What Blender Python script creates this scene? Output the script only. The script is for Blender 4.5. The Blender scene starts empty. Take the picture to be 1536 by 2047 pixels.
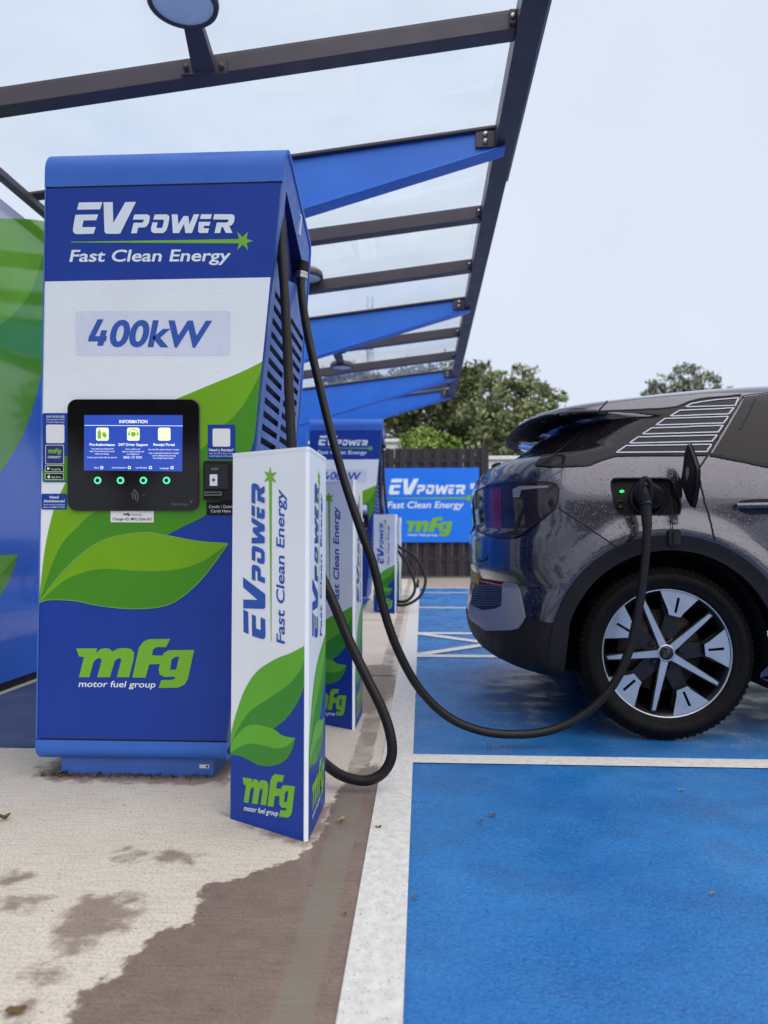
import bpy, math, random
import numpy as np
from mathutils import Vector, Matrix
from mathutils.geometry import tessellate_polygon, delaunay_2d_cdt
rnd = random.Random(7)
S = bpy.context.scene
COL = S.collection

# ------------------------------------------------------------------ camera, sky, sun, exposure
F, CH = 1450.0, 0.845                         # focal length in photo pixels (1536 x 2047), eye height in metres
psi, phi = math.atan(75 / F), math.atan(50.5 / F)
R_ = Vector((math.cos(psi), math.sin(psi), 0))
FW = Vector((-math.sin(psi) * math.cos(phi), math.cos(psi) * math.cos(phi), math.sin(phi)))
UP = R_.cross(FW)
EYE = Vector((0, 0, CH))
cd = bpy.data.cameras.new('camera'); cam = bpy.data.objects.new('camera', cd); COL.objects.link(cam)
cam.matrix_world = Matrix(((R_.x, UP.x, -FW.x, 0), (R_.y, UP.y, -FW.y, 0), (R_.z, UP.z, -FW.z, CH), (0, 0, 0, 1)))
cd.sensor_fit = 'VERTICAL'; cd.sensor_height = 36; cd.lens = 36 * F / 2047
cd.clip_start = .05; cd.clip_end = 2000
cd.dof.use_dof = True; cd.dof.focus_distance = 2.5; cd.dof.aperture_fstop = 2.8
S.camera = cam

w = bpy.data.worlds.new('World'); S.world = w; w.use_nodes = True
nt = w.node_tree; nt.nodes.clear()
sky = nt.nodes.new('ShaderNodeTexSky'); sky.sky_type = 'NISHITA'; sky.sun_disc = False
SUN_EL, SUN_AZ = math.radians(56), math.atan2(.68, -.73)
sky.sun_elevation = SUN_EL; sky.sun_rotation = SUN_AZ
sky.air_density = 1.5; sky.dust_density = 4; sky.ozone_density = 2
sc_ = nt.nodes.new('ShaderNodeMixRGB'); sc_.blend_type = 'MULTIPLY'; sc_.inputs[0].default_value = 1
sc_.inputs[2].default_value = (.10, .10, .10, 1)
mx = nt.nodes.new('ShaderNodeMixRGB'); mx.inputs[0].default_value = .86       # a closed, bright cloud sheet over that sky
nz = nt.nodes.new('ShaderNodeTexNoise'); nz.inputs['Scale'].default_value = 1.6; nz.inputs['Detail'].default_value = 3
cr_ = nt.nodes.new('ShaderNodeValToRGB')
cr_.color_ramp.elements[0].position = .35; cr_.color_ramp.elements[0].color = (.68, .75, .90, 1)
cr_.color_ramp.elements[1].position = .7; cr_.color_ramp.elements[1].color = (.745, .81, .925, 1)
bg = nt.nodes.new('ShaderNodeBackground'); bg.inputs[1].default_value = 1.0
wo = nt.nodes.new('ShaderNodeOutputWorld')
L = nt.links.new
L(sky.outputs[0], sc_.inputs[1]); L(sc_.outputs[0], mx.inputs[1])
L(nz.outputs['Fac'], cr_.inputs[0]); L(cr_.outputs[0], mx.inputs[2])
L(mx.outputs[0], bg.inputs[0]); L(bg.outputs[0], wo.inputs[0])
sl = bpy.data.lights.new('sun', 'SUN'); sl.energy = 1.9; sl.angle = math.radians(85); sl.color = (1, .945, .865)
so = bpy.data.objects.new('sun', sl); COL.objects.link(so)
sd = Vector((math.sin(SUN_AZ) * math.cos(SUN_EL), math.cos(SUN_AZ) * math.cos(SUN_EL), math.sin(SUN_EL)))
so.rotation_euler = (-sd).to_track_quat('-Z', 'Y').to_euler(); so.location = sd * 30
S.view_settings.view_transform = 'Standard'; S.view_settings.look = 'None'
S.view_settings.exposure = 0.16; S.view_settings.gamma = 1
S.render.engine = 'CYCLES'
S.cycles.transparent_max_bounces = 24; S.cycles.max_bounces = 8

# ------------------------------------------------------------------ survey helpers
def ray(x, y): return R_ * ((x - 768) / F) + UP * ((1023.5 - y) / F) + FW
def gnd(x, y, z=0.0):
    d = ray(x, y); return EYE + d * ((z - CH) / d.z)
def atY(x, y, Y):
    d = ray(x, y); return EYE + d * (Y / d.y)
def atX(x, y, X):
    d = ray(x, y); return EYE + d * (X / d.x)
class Plane:
    def __init__(s, o, ux, uy):
        s.o = Vector(o); s.ux = Vector(ux).normalized(); s.uy = Vector(uy).normalized(); s.n = s.ux.cross(s.uy).normalized()
    def uv(s, px, py):
        d = ray(px, py); t = (s.o - EYE).dot(s.n) / d.dot(s.n); p = EYE + d * t - s.o
        return p.dot(s.ux), p.dot(s.uy)
    def to3(s, u, v, h=0): return s.o + s.ux * u + s.uy * v + s.n * h

def lin(c):
    return c / 12.92 if c <= .04045 else ((c + .055) / 1.055) ** 2.4
def rgb(r, g, b, k=1.0): return tuple(lin(v / 255) * k for v in (r, g, b))

# ------------------------------------------------------------------ materials
def mat(name, col, rough=.5, metal=0., var=.08, scale=6., bump=0., bscale=150., coat=0., spec=.5, emit=None, estr=0., detail=5, rvar=.08):
    m = bpy.data.materials.new(name); m.use_nodes = True
    t = m.node_tree; b = t.nodes['Principled BSDF']
    b.inputs['Roughness'].default_value = rough; b.inputs['Metallic'].default_value = metal
    b.inputs['Coat Weight'].default_value = coat; b.inputs['Coat Roughness'].default_value = .03
    b.inputs['Specular IOR Level'].default_value = spec
    tc = t.nodes.new('ShaderNodeTexCoord')
    n = t.nodes.new('ShaderNodeTexNoise'); n.inputs['Scale'].default_value = scale; n.inputs['Detail'].default_value = detail
    t.links.new(tc.outputs['Object'], n.inputs['Vector'])
    r = t.nodes.new('ShaderNodeMapRange'); r.inputs[1].default_value = .3; r.inputs[2].default_value = .7
    r.inputs[3].default_value = 1 - var; r.inputs[4].default_value = 1 + var
    t.links.new(n.outputs['Fac'], r.inputs[0])
    x = t.nodes.new('ShaderNodeMixRGB'); x.blend_type = 'MULTIPLY'; x.inputs[0].default_value = 1
    x.inputs[1].default_value = (*col[:3], 1); t.links.new(r.outputs[0], x.inputs[2])
    t.links.new(x.outputs[0], b.inputs['Base Color'])
    if rvar:
        q = t.nodes.new('ShaderNodeMapRange'); q.inputs[1].default_value = .3; q.inputs[2].default_value = .7
        q.inputs[3].default_value = max(0, rough - rvar); q.inputs[4].default_value = min(1, rough + rvar)
        n2 = t.nodes.new('ShaderNodeTexNoise'); n2.inputs['Scale'].default_value = scale * 2.3
        t.links.new(tc.outputs['Object'], n2.inputs['Vector']); t.links.new(n2.outputs['Fac'], q.inputs[0])
        t.links.new(q.outputs[0], b.inputs['Roughness'])
    if bump:
        n3 = t.nodes.new('ShaderNodeTexNoise'); n3.inputs['Scale'].default_value = bscale; n3.inputs['Detail'].default_value = 4
        t.links.new(tc.outputs['Object'], n3.inputs['Vector'])
        bp = t.nodes.new('ShaderNodeBump'); bp.inputs['Strength'].default_value = bump; bp.inputs['Distance'].default_value = .004
        t.links.new(n3.outputs['Fac'], bp.inputs['Height']); t.links.new(bp.outputs[0], b.inputs['Normal'])
    if emit:
        b.inputs['Emission Color'].default_value = (*emit, 1); b.inputs['Emission Strength'].default_value = estr
    m['t'] = 1
    return m
def add_drops(m, scale=150., strength=.35, cover=.55, streak=1.0):
    """small raised rain drops on a wet panel"""
    t = m.node_tree; b = t.nodes['Principled BSDF']
    tc = t.nodes.new('ShaderNodeTexCoord'); mp = t.nodes.new('ShaderNodeMapping'); mp.inputs['Scale'].default_value = (1, 1, streak)
    t.links.new(tc.outputs['Object'], mp.inputs[0])
    hs = []
    for s, k in ((scale, .34), (scale * .45, .26)):
        v = t.nodes.new('ShaderNodeTexVoronoi'); v.inputs['Scale'].default_value = s
        t.links.new(mp.outputs[0], v.inputs['Vector'])
        r = t.nodes.new('ShaderNodeMapRange'); r.interpolation_type = 'SMOOTHSTEP'
        r.inputs[1].default_value = 0; r.inputs[2].default_value = k; r.inputs[3].default_value = 1; r.inputs[4].default_value = 0
        t.links.new(v.outputs['Distance'], r.inputs[0])
        sp = t.nodes.new('ShaderNodeSeparateColor'); t.links.new(v.outputs['Color'], sp.inputs[0])
        gt = t.nodes.new('ShaderNodeMath'); gt.operation = 'LESS_THAN'; gt.inputs[1].default_value = cover
        t.links.new(sp.outputs[0], gt.inputs[0])
        mu = t.nodes.new('ShaderNodeMath'); mu.operation = 'MULTIPLY'
        t.links.new(r.outputs[0], mu.inputs[0]); t.links.new(gt.outputs[0], mu.inputs[1]); hs.append(mu)
    ad = t.nodes.new('ShaderNodeMath'); ad.operation = 'MAXIMUM'
    t.links.new(hs[0].outputs[0], ad.inputs[0]); t.links.new(hs[1].outputs[0], ad.inputs[1])
    bp = t.nodes.new('ShaderNodeBump'); bp.inputs['Strength'].default_value = strength; bp.inputs['Distance'].default_value = .003
    t.links.new(ad.outputs[0], bp.inputs['Height'])
    t.links.new(bp.outputs[0], b.inputs['Normal']); t.links.new(bp.outputs[0], b.inputs['Coat Normal'])

M = {}
M['navy'] = mat('navy_vinyl', (.009, .044, .32), .42, var=.05, spec=.3)
M['blue'] = mat('blue_powder_coat', (.032, .145, .58), .42, var=.06, bump=.05, bscale=900)
M['side_blue'] = mat('side_blue_coat', (.05, .145, .52), .40, var=.07)
M['recess'] = mat('shade_and_print_navy', (.013, .026, .15), .5)  # side paint darkened to paint shade into the recess; also sticker print
M['white'] = mat('white_vinyl', (.83, .86, .90), .42, var=.035, scale=3)
M['plate'] = mat('power_plate', (.70, .73, .86), .3, var=.02)
M['lav'] = mat('white_lettering', (.80, .86, .93), .45, var=.02)
M['ink'] = mat('blue_lettering', (.022, .09, .42), .45, var=.04)
M['g1'] = mat('leaf_green_light', (.17, .39, .008), .42, spec=.3, var=.05)
M['g2'] = mat('leaf_green_dark', (.06, .26, .012), .42, spec=.3, var=.05)
M['g3'] = mat('bollard_green_light', (.12, .42, .022), .42, var=.05)
M['g4'] = mat('bollard_green_dark', (.035, .25, .018), .42, var=.05)
M['gl'] = mat('logo_green', (.18, .46, .02), .45, var=.03)
M['gline'] = mat('leaf_outline', (.18, .42, .12), .45, var=.03)
M['teal'] = mat('teal_edge', (.05, .26, .30), .35, var=.05)
M['black'] = mat('black_gloss_glass', (.006, .005, .006), .10, var=.05, spec=.4, rvar=.02)
M['blackm'] = mat('black_plastic', (.006, .005, .0055), .55, spec=.3, var=.15, bump=.08, bscale=700)
M['rubber'] = mat('cable_rubber', (.008, .0055, .0052), .45, spec=.35, var=.12, bump=.12, bscale=220)
M['dark'] = mat('dark_void', (.004, .004, .005), .8)
M['chrome'] = mat('nickel_gland', (.50, .50, .48), .28, metal=1, var=.05)
M['screen'] = mat('lit_screen', (.01, .03, .2), .12, var=.02, emit=(.030, .075, .43), estr=.75)
M['scr_t'] = mat('screen_lettering', (.5, .5, .5), .3, var=.02, emit=(.85, .9, 1), estr=.75)
M['scr_g'] = mat('screen_green', (.1, .3, .02), .3, var=.02, emit=(.2, .42, .05), estr=.6)
M['scr_c'] = mat('screen_cream', (.6, .65, .4), .3, var=.02, emit=(.72, .8, .5), estr=.7)
M['led'] = mat('green_led', (.02, .3, .15), .3, var=.02, emit=(.1, .75, .38), estr=1.0)
M['ledg'] = mat('port_led', (.02, .5, .05), .3, var=.02, emit=(.0, 1, .12), estr=1.2)
M['greyt'] = mat('grey_lettering', (.12, .12, .12), .4, var=.02)
M['paper'] = mat('white_label', (.8, .8, .8), .5, var=.02)
M['charcoal'] = mat('charcoal_steel', (.082, .060, .070), .42, var=.10, scale=4)
M['fascia'] = mat('mauve_trim', (.33, .28, .36), .35, var=.06)
M['beam'] = mat('blue_steel', (.034, .205, .76), .36, var=.06, scale=3)
M['wallblue'] = mat('wall_blue_gloss', (.018, .15, .70), .10, var=.05, scale=1.2, coat=.4, rvar=.03)
M['wallg1'] = mat('wall_green_light', (.18, .50, .035), .10, var=.05, scale=1.2, coat=.4, rvar=.03)
M['wallg2'] = mat('wall_green_dark', (.085, .36, .018), .10, var=.05, scale=1.2, coat=.4, rvar=.03)
M['wallw'] = mat('wall_white_gloss', (.74, .78, .84), .12, var=.03, scale=1.2, coat=.4, rvar=.03)
M['signb'] = mat('sign_blue', (.012, .19, .85), .35, var=.03)
M['fence'] = mat('fence_stain', (.030, .023, .030), .7, var=.3, scale=14, bump=.25, bscale=60)
M['bark'] = mat('bark', (.06, .045, .03), .9, var=.3, scale=9, bump=.5, bscale=40)
M['lens'] = mat('lamp_lens', (.90, .93, .95), .25, spec=.9, var=.05, coat=.4)
M['render'] = mat('painted_render', (.62, .60, .56), .7, var=.08, scale=3)
M['pole'] = mat('galvanised', (.45, .47, .50), .45, metal=.6, var=.1)
# car
M['paint'] = mat('grey_metallic_paint', (.082, .076, .096), .24, metal=1.0, var=.05, scale=3, coat=1.0, rvar=.03)
add_drops(M['paint'], 135., .36, .62)
M['lowpaint'] = M['paint']
M['glass'] = mat('privacy_glass', (.010, .007, .010), .08, var=.10, scale=5, spec=.22, rvar=.03)
add_drops(M['glass'], 120., .30, .6, .6)
add_drops(M['white'], 70., .5, .05)
M['clad'] = mat('arch_cladding', (.009, .007, .009), .6, spec=.28, var=.12, bump=.1, bscale=900)
M['trim'] = mat('bumper_grey_trim', (.22, .225, .27), .42, metal=.2, var=.05)
M['taill'] = mat('tail_lens', (.020, .012, .015), .08, var=.25, scale=7, spec=.45, rvar=.02)
M['redrefl'] = mat('red_reflection', (.16, .010, .014), .12, var=.15, scale=9, spec=.5)
M['amber'] = mat('reflector_red', (.55, .06, .01), .25, var=.1)
M['tyre'] = mat('tyre_rubber', (.005, .004, .004), .65, var=.25, spec=.16, scale=20, bump=.12, bscale=300)
M['alloy'] = mat('machined_alloy', (.47, .50, .56), .30, metal=.8, var=.03, scale=5)
M['rimblk'] = mat('rim_black', (.005, .004, .0045), .3, spec=.3, var=.2, scale=12, coat=.3)
M['disc'] = mat('brake_steel', (.20, .13, .11), .5, metal=.7, var=.25, scale=20)
M['rib'] = mat('grille_rib', (.045, .036, .040), .35, var=.1)
M['fin'] = mat('spoiler_black', (.007, .006, .007), .5, var=.2, spec=.2, scale=9)
M['bars'] = mat('window_bars', (.52, .55, .64), .4, var=.02)
M['plateY'] = mat('plate_yellow', (.42, .27, .03), .4, var=.02)
M['leafd'] = mat('dead_leaf', (.16, .085, .03), .8, var=.3, scale=40)
M['leafy'] = mat('yellow_leaf', (.42, .28, .10), .8, var=.3, scale=40)

# ------------------------------------------------------------------ mesh builder
ROOT = {}
class MB:
    def __init__(s): s.v = []; s.f = []; s.m = []; s.mats = []; s.sm = []; s.nrm = {}
    def mi(s, m):
        m = M[m] if isinstance(m, str) else m
        if m not in s.mats: s.mats.append(m)
        return s.mats.index(m)
    def add(s, vs, fs, m, smooth=False, normals=None):
        o = len(s.v); k = s.mi(m); s.v += [tuple(p) for p in vs]
        if normals is not None:
            for i, n in enumerate(normals): s.nrm[o + i] = n
        for f in fs: s.f.append(tuple(o + i for i in f)); s.m.append(k); s.sm.append(smooth)
        return s
    def box(s, a, b, m):
        x0, y0, z0 = a; x1, y1, z1 = b
        vs = [(x, y, z) for z in (z0, z1) for y in (y0, y1) for x in (x0, x1)]
        return s.add(vs, [(0, 2, 3, 1), (4, 5, 7, 6), (0, 1, 5, 4), (2, 6, 7, 3), (0, 4, 6, 2), (1, 3, 7, 5)], m)
    def hexa(s, p, m):   # eight corners: four below, four above
        return s.add(p, [(3, 2, 1, 0), (4, 5, 6, 7), (0, 1, 5, 4), (1, 2, 6, 5), (2, 3, 7, 6), (3, 0, 4, 7)], m)
    def prism(s, base, vec, m, smooth=False):   # base: planar loop of 3D points
        n = len(base); vec = Vector(vec); tri = tessellate_polygon([[Vector(p) for p in base]])
        vs = [Vector(p) for p in base] + [Vector(p) + vec for p in base]
        fs = [tuple(t) for t in tri] + [tuple(i + n for i in t) for t in tri]
        s.add(vs, fs, m)
        return s.add(vs, [(i, (i + 1) % n, n + (i + 1) % n, n + i) for i in range(n)], m, smooth)
    def tube(s, pts, r, m, n=12, caps=True, rf=None):
        pts = [Vector(p) for p in pts]; rings = []; nrm = None
        for i, p in enumerate(pts):
            t = (pts[min(i + 1, len(pts) - 1)] - pts[max(i - 1, 0)]).normalized()
            if nrm is None:
                a = Vector((0, 0, 1)) if abs(t.z) < .9 else Vector((1, 0, 0)); nrm = (a - t * a.dot(t)).normalized()
            else: nrm = (nrm - t * nrm.dot(t)).normalized()
            bi = t.cross(nrm); rr = rf(i / (len(pts) - 1)) if rf else r
            rings.append([p + (nrm * math.cos(k * 2 * math.pi / n) + bi * math.sin(k * 2 * math.pi / n)) * rr for k in range(n)])
        vs = [q for g in rings for q in g]
        fs = [(i * n + k, i * n + (k + 1) % n, (i + 1) * n + (k + 1) % n, (i + 1) * n + k) for i in range(len(pts) - 1) for k in range(n)]
        s.add(vs, fs, m, True)
        if caps: s.add(rings[0], [tuple(range(n))], m); s.add(rings[-1], [tuple(range(n))], m)
        return s
    def lathe(s, prof, c, axis, m, n=48, smooth=True):   # prof: (radius, along)
        axis = Vector(axis).normalized(); c = Vector(c)
        a = Vector((0, 0, 1)) if abs(axis.z) < .9 else Vector((1, 0, 0)); e1 = (a - axis * a.dot(axis)).normalized(); e2 = axis.cross(e1)
        vs = [c + axis * h + (e1 * math.cos(k * 2 * math.pi / n) + e2 * math.sin(k * 2 * math.pi / n)) * r for r, h in prof for k in range(n)]
        fs = [(i * n + k, i * n + (k + 1) % n, (i + 1) * n + (k + 1) % n, (i + 1) * n + k) for i in range(len(prof) - 1) for k in range(n)]
        return s.add(vs, fs, m, smooth)
    def flat(s, pl, loops, m, h):   # loops of (u,v) on a plane, holes after the outline
        tri = tessellate_polygon([[Vector((u, v, 0)) for u, v in l] for l in loops])
        return s.add([pl.to3(u, v, h) for l in loops for u, v in l], [tuple(t) for t in tri], m)
    def slab(s, pl, loop, m, h0, h1):
        s.flat(pl, [loop], m, h1); n = len(loop)
        return s.add([pl.to3(u, v, h0) for u, v in loop] + [pl.to3(u, v, h1) for u, v in loop],
                     [(i, (i + 1) % n, n + (i + 1) % n, n + i) for i in range(n)], m)
    def dec(s, pl, loops, m, h):    # loops in photo pixels laid on a plane
        return s.flat(pl, [[pl.uv(*p) for p in l] for l in loops], m, h)
    def build(s, name, parent=None, bevel=0., label=None):
        me = bpy.data.meshes.new(name)
        off = ROOT.get(parent.name, Vector()) if parent else Vector()
        me.from_pydata([tuple(Vector(p) - off) for p in s.v], [], s.f)
        for m in s.mats: me.materials.append(m)
        me.polygons.foreach_set('material_index', s.m); me.polygons.foreach_set('use_smooth', s.sm)
        if s.nrm:
            me.update()
            me.normals_split_custom_set_from_vertices([tuple(s.nrm.get(i, (0, 0, 0))) for i in range(len(s.v))])
        me.update()
        o = bpy.data.objects.new(name, me); COL.objects.link(o)
        if parent: o.parent = parent; ROOT[o.name] = off
        if bevel:
            b = o.modifiers.new('bevel', 'BEVEL'); b.width = bevel; b.segments = 2; b.limit_method = 'ANGLE'; b.angle_limit = .6
        if label: o['label'] = label
        return o
def tag(o, label=None, cat=None, group=None, kind=None):
    for k, v in (('label', label), ('category', cat), ('group', group), ('kind', kind)):
        if v: o[k] = v
    return o
def thing(name, loc, label, cat, group=None):
    o = bpy.data.objects.new(name, None); COL.objects.link(o); o.location = loc; o.empty_display_size = .2
    ROOT[o.name] = Vector(loc); return tag(o, label, cat, group)
def copy_tree(o, loc, label):
    r = o.copy(); COL.objects.link(r); r.location = loc; r['label'] = label
    def kids(a, b):
        for ch in list(a.children):
            c = ch.copy(); COL.objects.link(c); c.parent = b; kids(ch, c)
    kids(o, r); return r
def spl(pts, n=8):   # Catmull-Rom through points of any dimension
    P = [tuple(p) for p in pts]; out = []
    for i in range(len(P) - 1):
        a, b, c, d = P[max(i - 1, 0)], P[i], P[i + 1], P[min(i + 2, len(P) - 1)]
        for k in range(n):
            t = k / n
            out.append(tuple(.5 * (2 * b[j] + (c[j] - a[j]) * t + (2 * a[j] - 5 * b[j] + 4 * c[j] - d[j]) * t * t + (3 * b[j] - a[j] - 3 * c[j] + d[j]) * t ** 3) for j in range(len(b))))
    return out + [P[-1]]
def rrect(x0, y0, x1, y1, r, n=5):
    out = []
    for cx, cy, a in ((x1 - r, y0 + r, -90), (x1 - r, y1 - r, 0), (x0 + r, y1 - r, 90), (x0 + r, y0 + r, 180)):
        for k in range(n + 1):
            t = math.radians(a + 90 * k / n); out.append((cx + r * math.cos(t), cy + r * math.sin(t)))
    return out
def circ(x, y, r, n=20, ry=None): return [(x + r * math.cos(k * 2 * math.pi / n), y + (ry or r) * math.sin(k * 2 * math.pi / n)) for k in range(n)]

# ------------------------------------------------------------------ lettering
_txt = {}
def text2d(s, bold=.0):
    if (s, bold) in _txt: return _txt[(s, bold)]
    c = bpy.data.curves.new('t', 'FONT'); c.body = s; c.offset = bold; c.resolution_u = 4; c.fill_mode = 'FRONT'
    o = bpy.data.objects.new('t', c); COL.objects.link(o)
    dg = bpy.context.evaluated_depsgraph_get(); me = bpy.data.meshes.new_from_object(o.evaluated_get(dg))
    v = np.array([(p.co.x, p.co.y) for p in me.vertices]); f = [tuple(p.vertices) for p in me.polygons]
    bpy.data.objects.remove(o); bpy.data.curves.remove(c); bpy.data.meshes.remove(me)
    v[:, 0] -= v[:, 0].min(); wd = v[:, 0].max(); _txt[(s, bold)] = (v, f, wd); return _txt[(s, bold)]
CAPH = .73
def put_text(mb, pl, s, p0, p1, up, m, h, shear=0., bold=.0):
    """text with its baseline from p0 to p1 and its capitals as tall as the vector up, all in photo pixels on the plane"""
    v, f, wd = text2d(s, bold); dx, dy = p1[0] - p0[0], p1[1] - p0[1]; ln = math.hypot(dx, dy); ul = math.hypot(*up)
    out = []
    for x, y in v:
        a = x / wd; b = y / CAPH; sh = shear * b * ul / ln
        out.append(pl.to3(*pl.uv(p0[0] + (a + sh) * dx + b * up[0], p0[1] + (a + sh) * dy + b * up[1]), h))
    mb.add(out, f, m)
# the charging network's wordmark, drawn as outlines (units: an enlarged view of the charger's front)
EVP = [
 [(252, 320), (372, 318), (360, 355), (242, 357)],
 [(234, 383), (350, 381), (341, 411), (276, 412), (268, 446), (338, 446), (327, 480), (240, 482), (226, 476), (221, 464), (224, 440)],
 [(378, 319), (425, 318), (428, 425), (490, 318), (544, 317), (464, 478), (452, 481), (392, 480), (383, 470)],
 [(536, 382), (600, 381), (612, 386), (615, 396), (611, 422), (601, 440), (588, 448), (556, 448), (548, 478), (519, 478), (532, 424), (576, 424), (582, 418), (584, 408), (528, 408)],
 [(640, 382), (700, 381), (713, 388), (715, 398), (710, 430), (700, 463), (684, 477), (635, 477), (623, 470), (621, 452), (629, 422), (655, 422), (649, 446), (652, 451), (675, 451), (681, 444), (687, 415), (684, 408), (633, 408)],
 [(727, 381), (757, 381), (761, 432), (788, 390), (812, 390), (818, 432), (840, 381), (868, 381), (830, 477), (797, 477), (790, 430), (765, 477), (733, 477)],
 [(878, 381), (932, 381), (926, 405), (871, 405)],
 [(866, 420), (925, 420), (920, 440), (893, 440), (890, 453), (918, 453), (912, 477), (870, 477), (862, 468)],
 [(945, 381), (1035, 381), (1047, 388), (1049, 398), (1046, 420), (1036, 436), (1022, 442), (1038, 477), (1004, 477), (990, 447), (982, 447), (975, 477), (946, 477), (958, 424), (1010, 424), (1016, 418), (1018, 408), (939, 408)]]
EVLINE = [[(212, 521), (1075, 507), (1075, 529), (212, 525)],
          [(1145, 517), (1110, 527), (1118, 566), (1091, 536), (1062, 563), (1073, 517), (1062, 470), (1090, 497), (1115, 470), (1111, 507)]]
MFG = [
 [(204, 562), (296, 562), (290, 582), (312, 564), (330, 561), (352, 564), (362, 576), (385, 563), (420, 560), (445, 565), (458, 580), (457, 604), (436, 688), (382, 688), (402, 612), (396, 604), (384, 607), (372, 620), (352, 688), (296, 688), (316, 612), (308, 604), (294, 607), (280, 622), (262, 688), (216, 688), (238, 600), (216, 597)],
 [(450, 690), (472, 590), (480, 556), (498, 533), (522, 521), (616, 520), (598, 556), (556, 556), (542, 566), (536, 592), (592, 594), (578, 630), (524, 632), (508, 690)],
 [(610, 570), (722, 568), (694, 696), (680, 720), (652, 734), (565, 735), (578, 700), (622, 700), (636, 694), (638, 686), (590, 687), (570, 676), (566, 655), (575, 610), (588, 582)]]
MFGHOLE = [(640, 598), (656, 598), (642, 655), (616, 656), (622, 612)]
def put_loops(mb, pl, loops, A, m, h, holes=()):
    g = lambda l: [pl.uv(*A(*p)) for p in l]
    for i, l in enumerate(loops):
        mb.flat(pl, [g(l)] + [g(q) for k, q in holes if k == i], m, h + i * .0002)
def put_wordmark(mb, pl, A, mt, mg, h, sub=True, capk=62):
    put_loops(mb, pl, EVP, A, mt, h); put_loops(mb, pl, EVLINE, A, mg, h)
    if sub:
        p0, p1 = A(203, 622), A(1022, 619); q = A(203, 622 - capk)
        put_text(mb, pl, 'Fast Clean Energy', p0, p1, (q[0] - p0[0], q[1] - p0[1]), mt, h, .20, .018)
def put_mfg(mb, pl, A, mg, mt, h):
    put_loops(mb, pl, MFG, A, mg, h, [(2, MFGHOLE)])
    p0, p1 = A(214, 730), A(550, 733); q = A(214, 702)
    put_text(mb, pl, 'motor fuel group', p0, p1, (q[0] - p0[0], q[1] - p0[1]), mt, h, .20, .012)
def aff(s0, d0, s1, d1):   # axis-aligned map of one box on another
    kx = (d1[0] - d0[0]) / (s1[0] - s0[0]); ky = (d1[1] - d0[1]) / (s1[1] - s0[1])
    return lambda x, y: (d0[0] + (x - s0[0]) * kx, d0[1] + (y - s0[1]) * ky)
CROP1 = lambda x, y: (60 + x / 2.56, 280 + y / 2.56)
CROP3 = lambda x, y: (60 + x / 2.194, 1040 + y / 2.194)
CROP5 = lambda x, y: (920 + x / 2.4935, 760 + y / 2.4935)

# ------------------------------------------------------------------ ground
def sheet(name, x0, y0, x1, y1, z, m, kind='structure'):
    b = MB(); b.add([(x0, y0, z), (x1, y0, z), (x1, y1, z), (x0, y1, z)], [(0, 1, 2, 3)], m); return tag(b.build(name), kind=kind)
def ground_mat(name, build):
    m = bpy.data.materials.new(name); m.use_nodes = True; build(m.node_tree, m.node_tree.nodes['Principled BSDF']); return m
def N(t, ty, **kw):
    n = t.nodes.new(ty)
    for k, v in kw.items():
        if k.startswith('_'): setattr(n, k[1:], v)
        else: n.inputs[k.replace('__', ' ')].default_value = v
    return n
def noise(t, sc, det=5, map_=(1, 1, 1), rough=.55):
    tc = t.nodes.new('ShaderNodeTexCoord'); mp = t.nodes.new('ShaderNodeMapping'); mp.inputs['Scale'].default_value = map_
    n = t.nodes.new('ShaderNodeTexNoise'); n.inputs['Scale'].default_value = sc; n.inputs['Detail'].default_value = det; n.inputs['Roughness'].default_value = rough
    t.links.new(tc.outputs['Object'], mp.inputs[0]); t.links.new(mp.outputs[0], n.inputs['Vector']); return n.outputs['Fac']
def mrange(t, x, a, b, c, d, smooth=False):
    r = t.nodes.new('ShaderNodeMapRange')
    if smooth: r.interpolation_type = 'SMOOTHSTEP'
    for i, v in enumerate((a, b, c, d)): r.inputs[i + 1].default_value = v
    t.links.new(x, r.inputs[0]); return r.outputs[0]
def math_(t, op, a, b):
    n = t.nodes.new('ShaderNodeMath'); n.operation = op
    for i, v in enumerate((a, b)):
        if isinstance(v, (int, float)): n.inputs[i].default_value = v
        else: t.links.new(v, n.inputs[i])
    return n.outputs[0]
def mixc(t, f, a, b, mode='MIX'):
    n = t.nodes.new('ShaderNodeMixRGB'); n.blend_type = mode
    for i, v in enumerate((f, a, b)):
        if isinstance(v, tuple): n.inputs[i].default_value = (*v[:3], 1)
        elif isinstance(v, (int, float)): n.inputs[i].default_value = v
        else: t.links.new(v, n.inputs[i])
    return n.outputs[0]
def bumpn(t, b, hgt, st, dist=.004):
    n = t.nodes.new('ShaderNodeBump'); n.inputs['Strength'].default_value = st; n.inputs['Distance'].default_value = dist
    t.links.new(hgt, n.inputs['Height']); t.links.new(n.outputs[0], b.inputs['Normal'])

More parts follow.
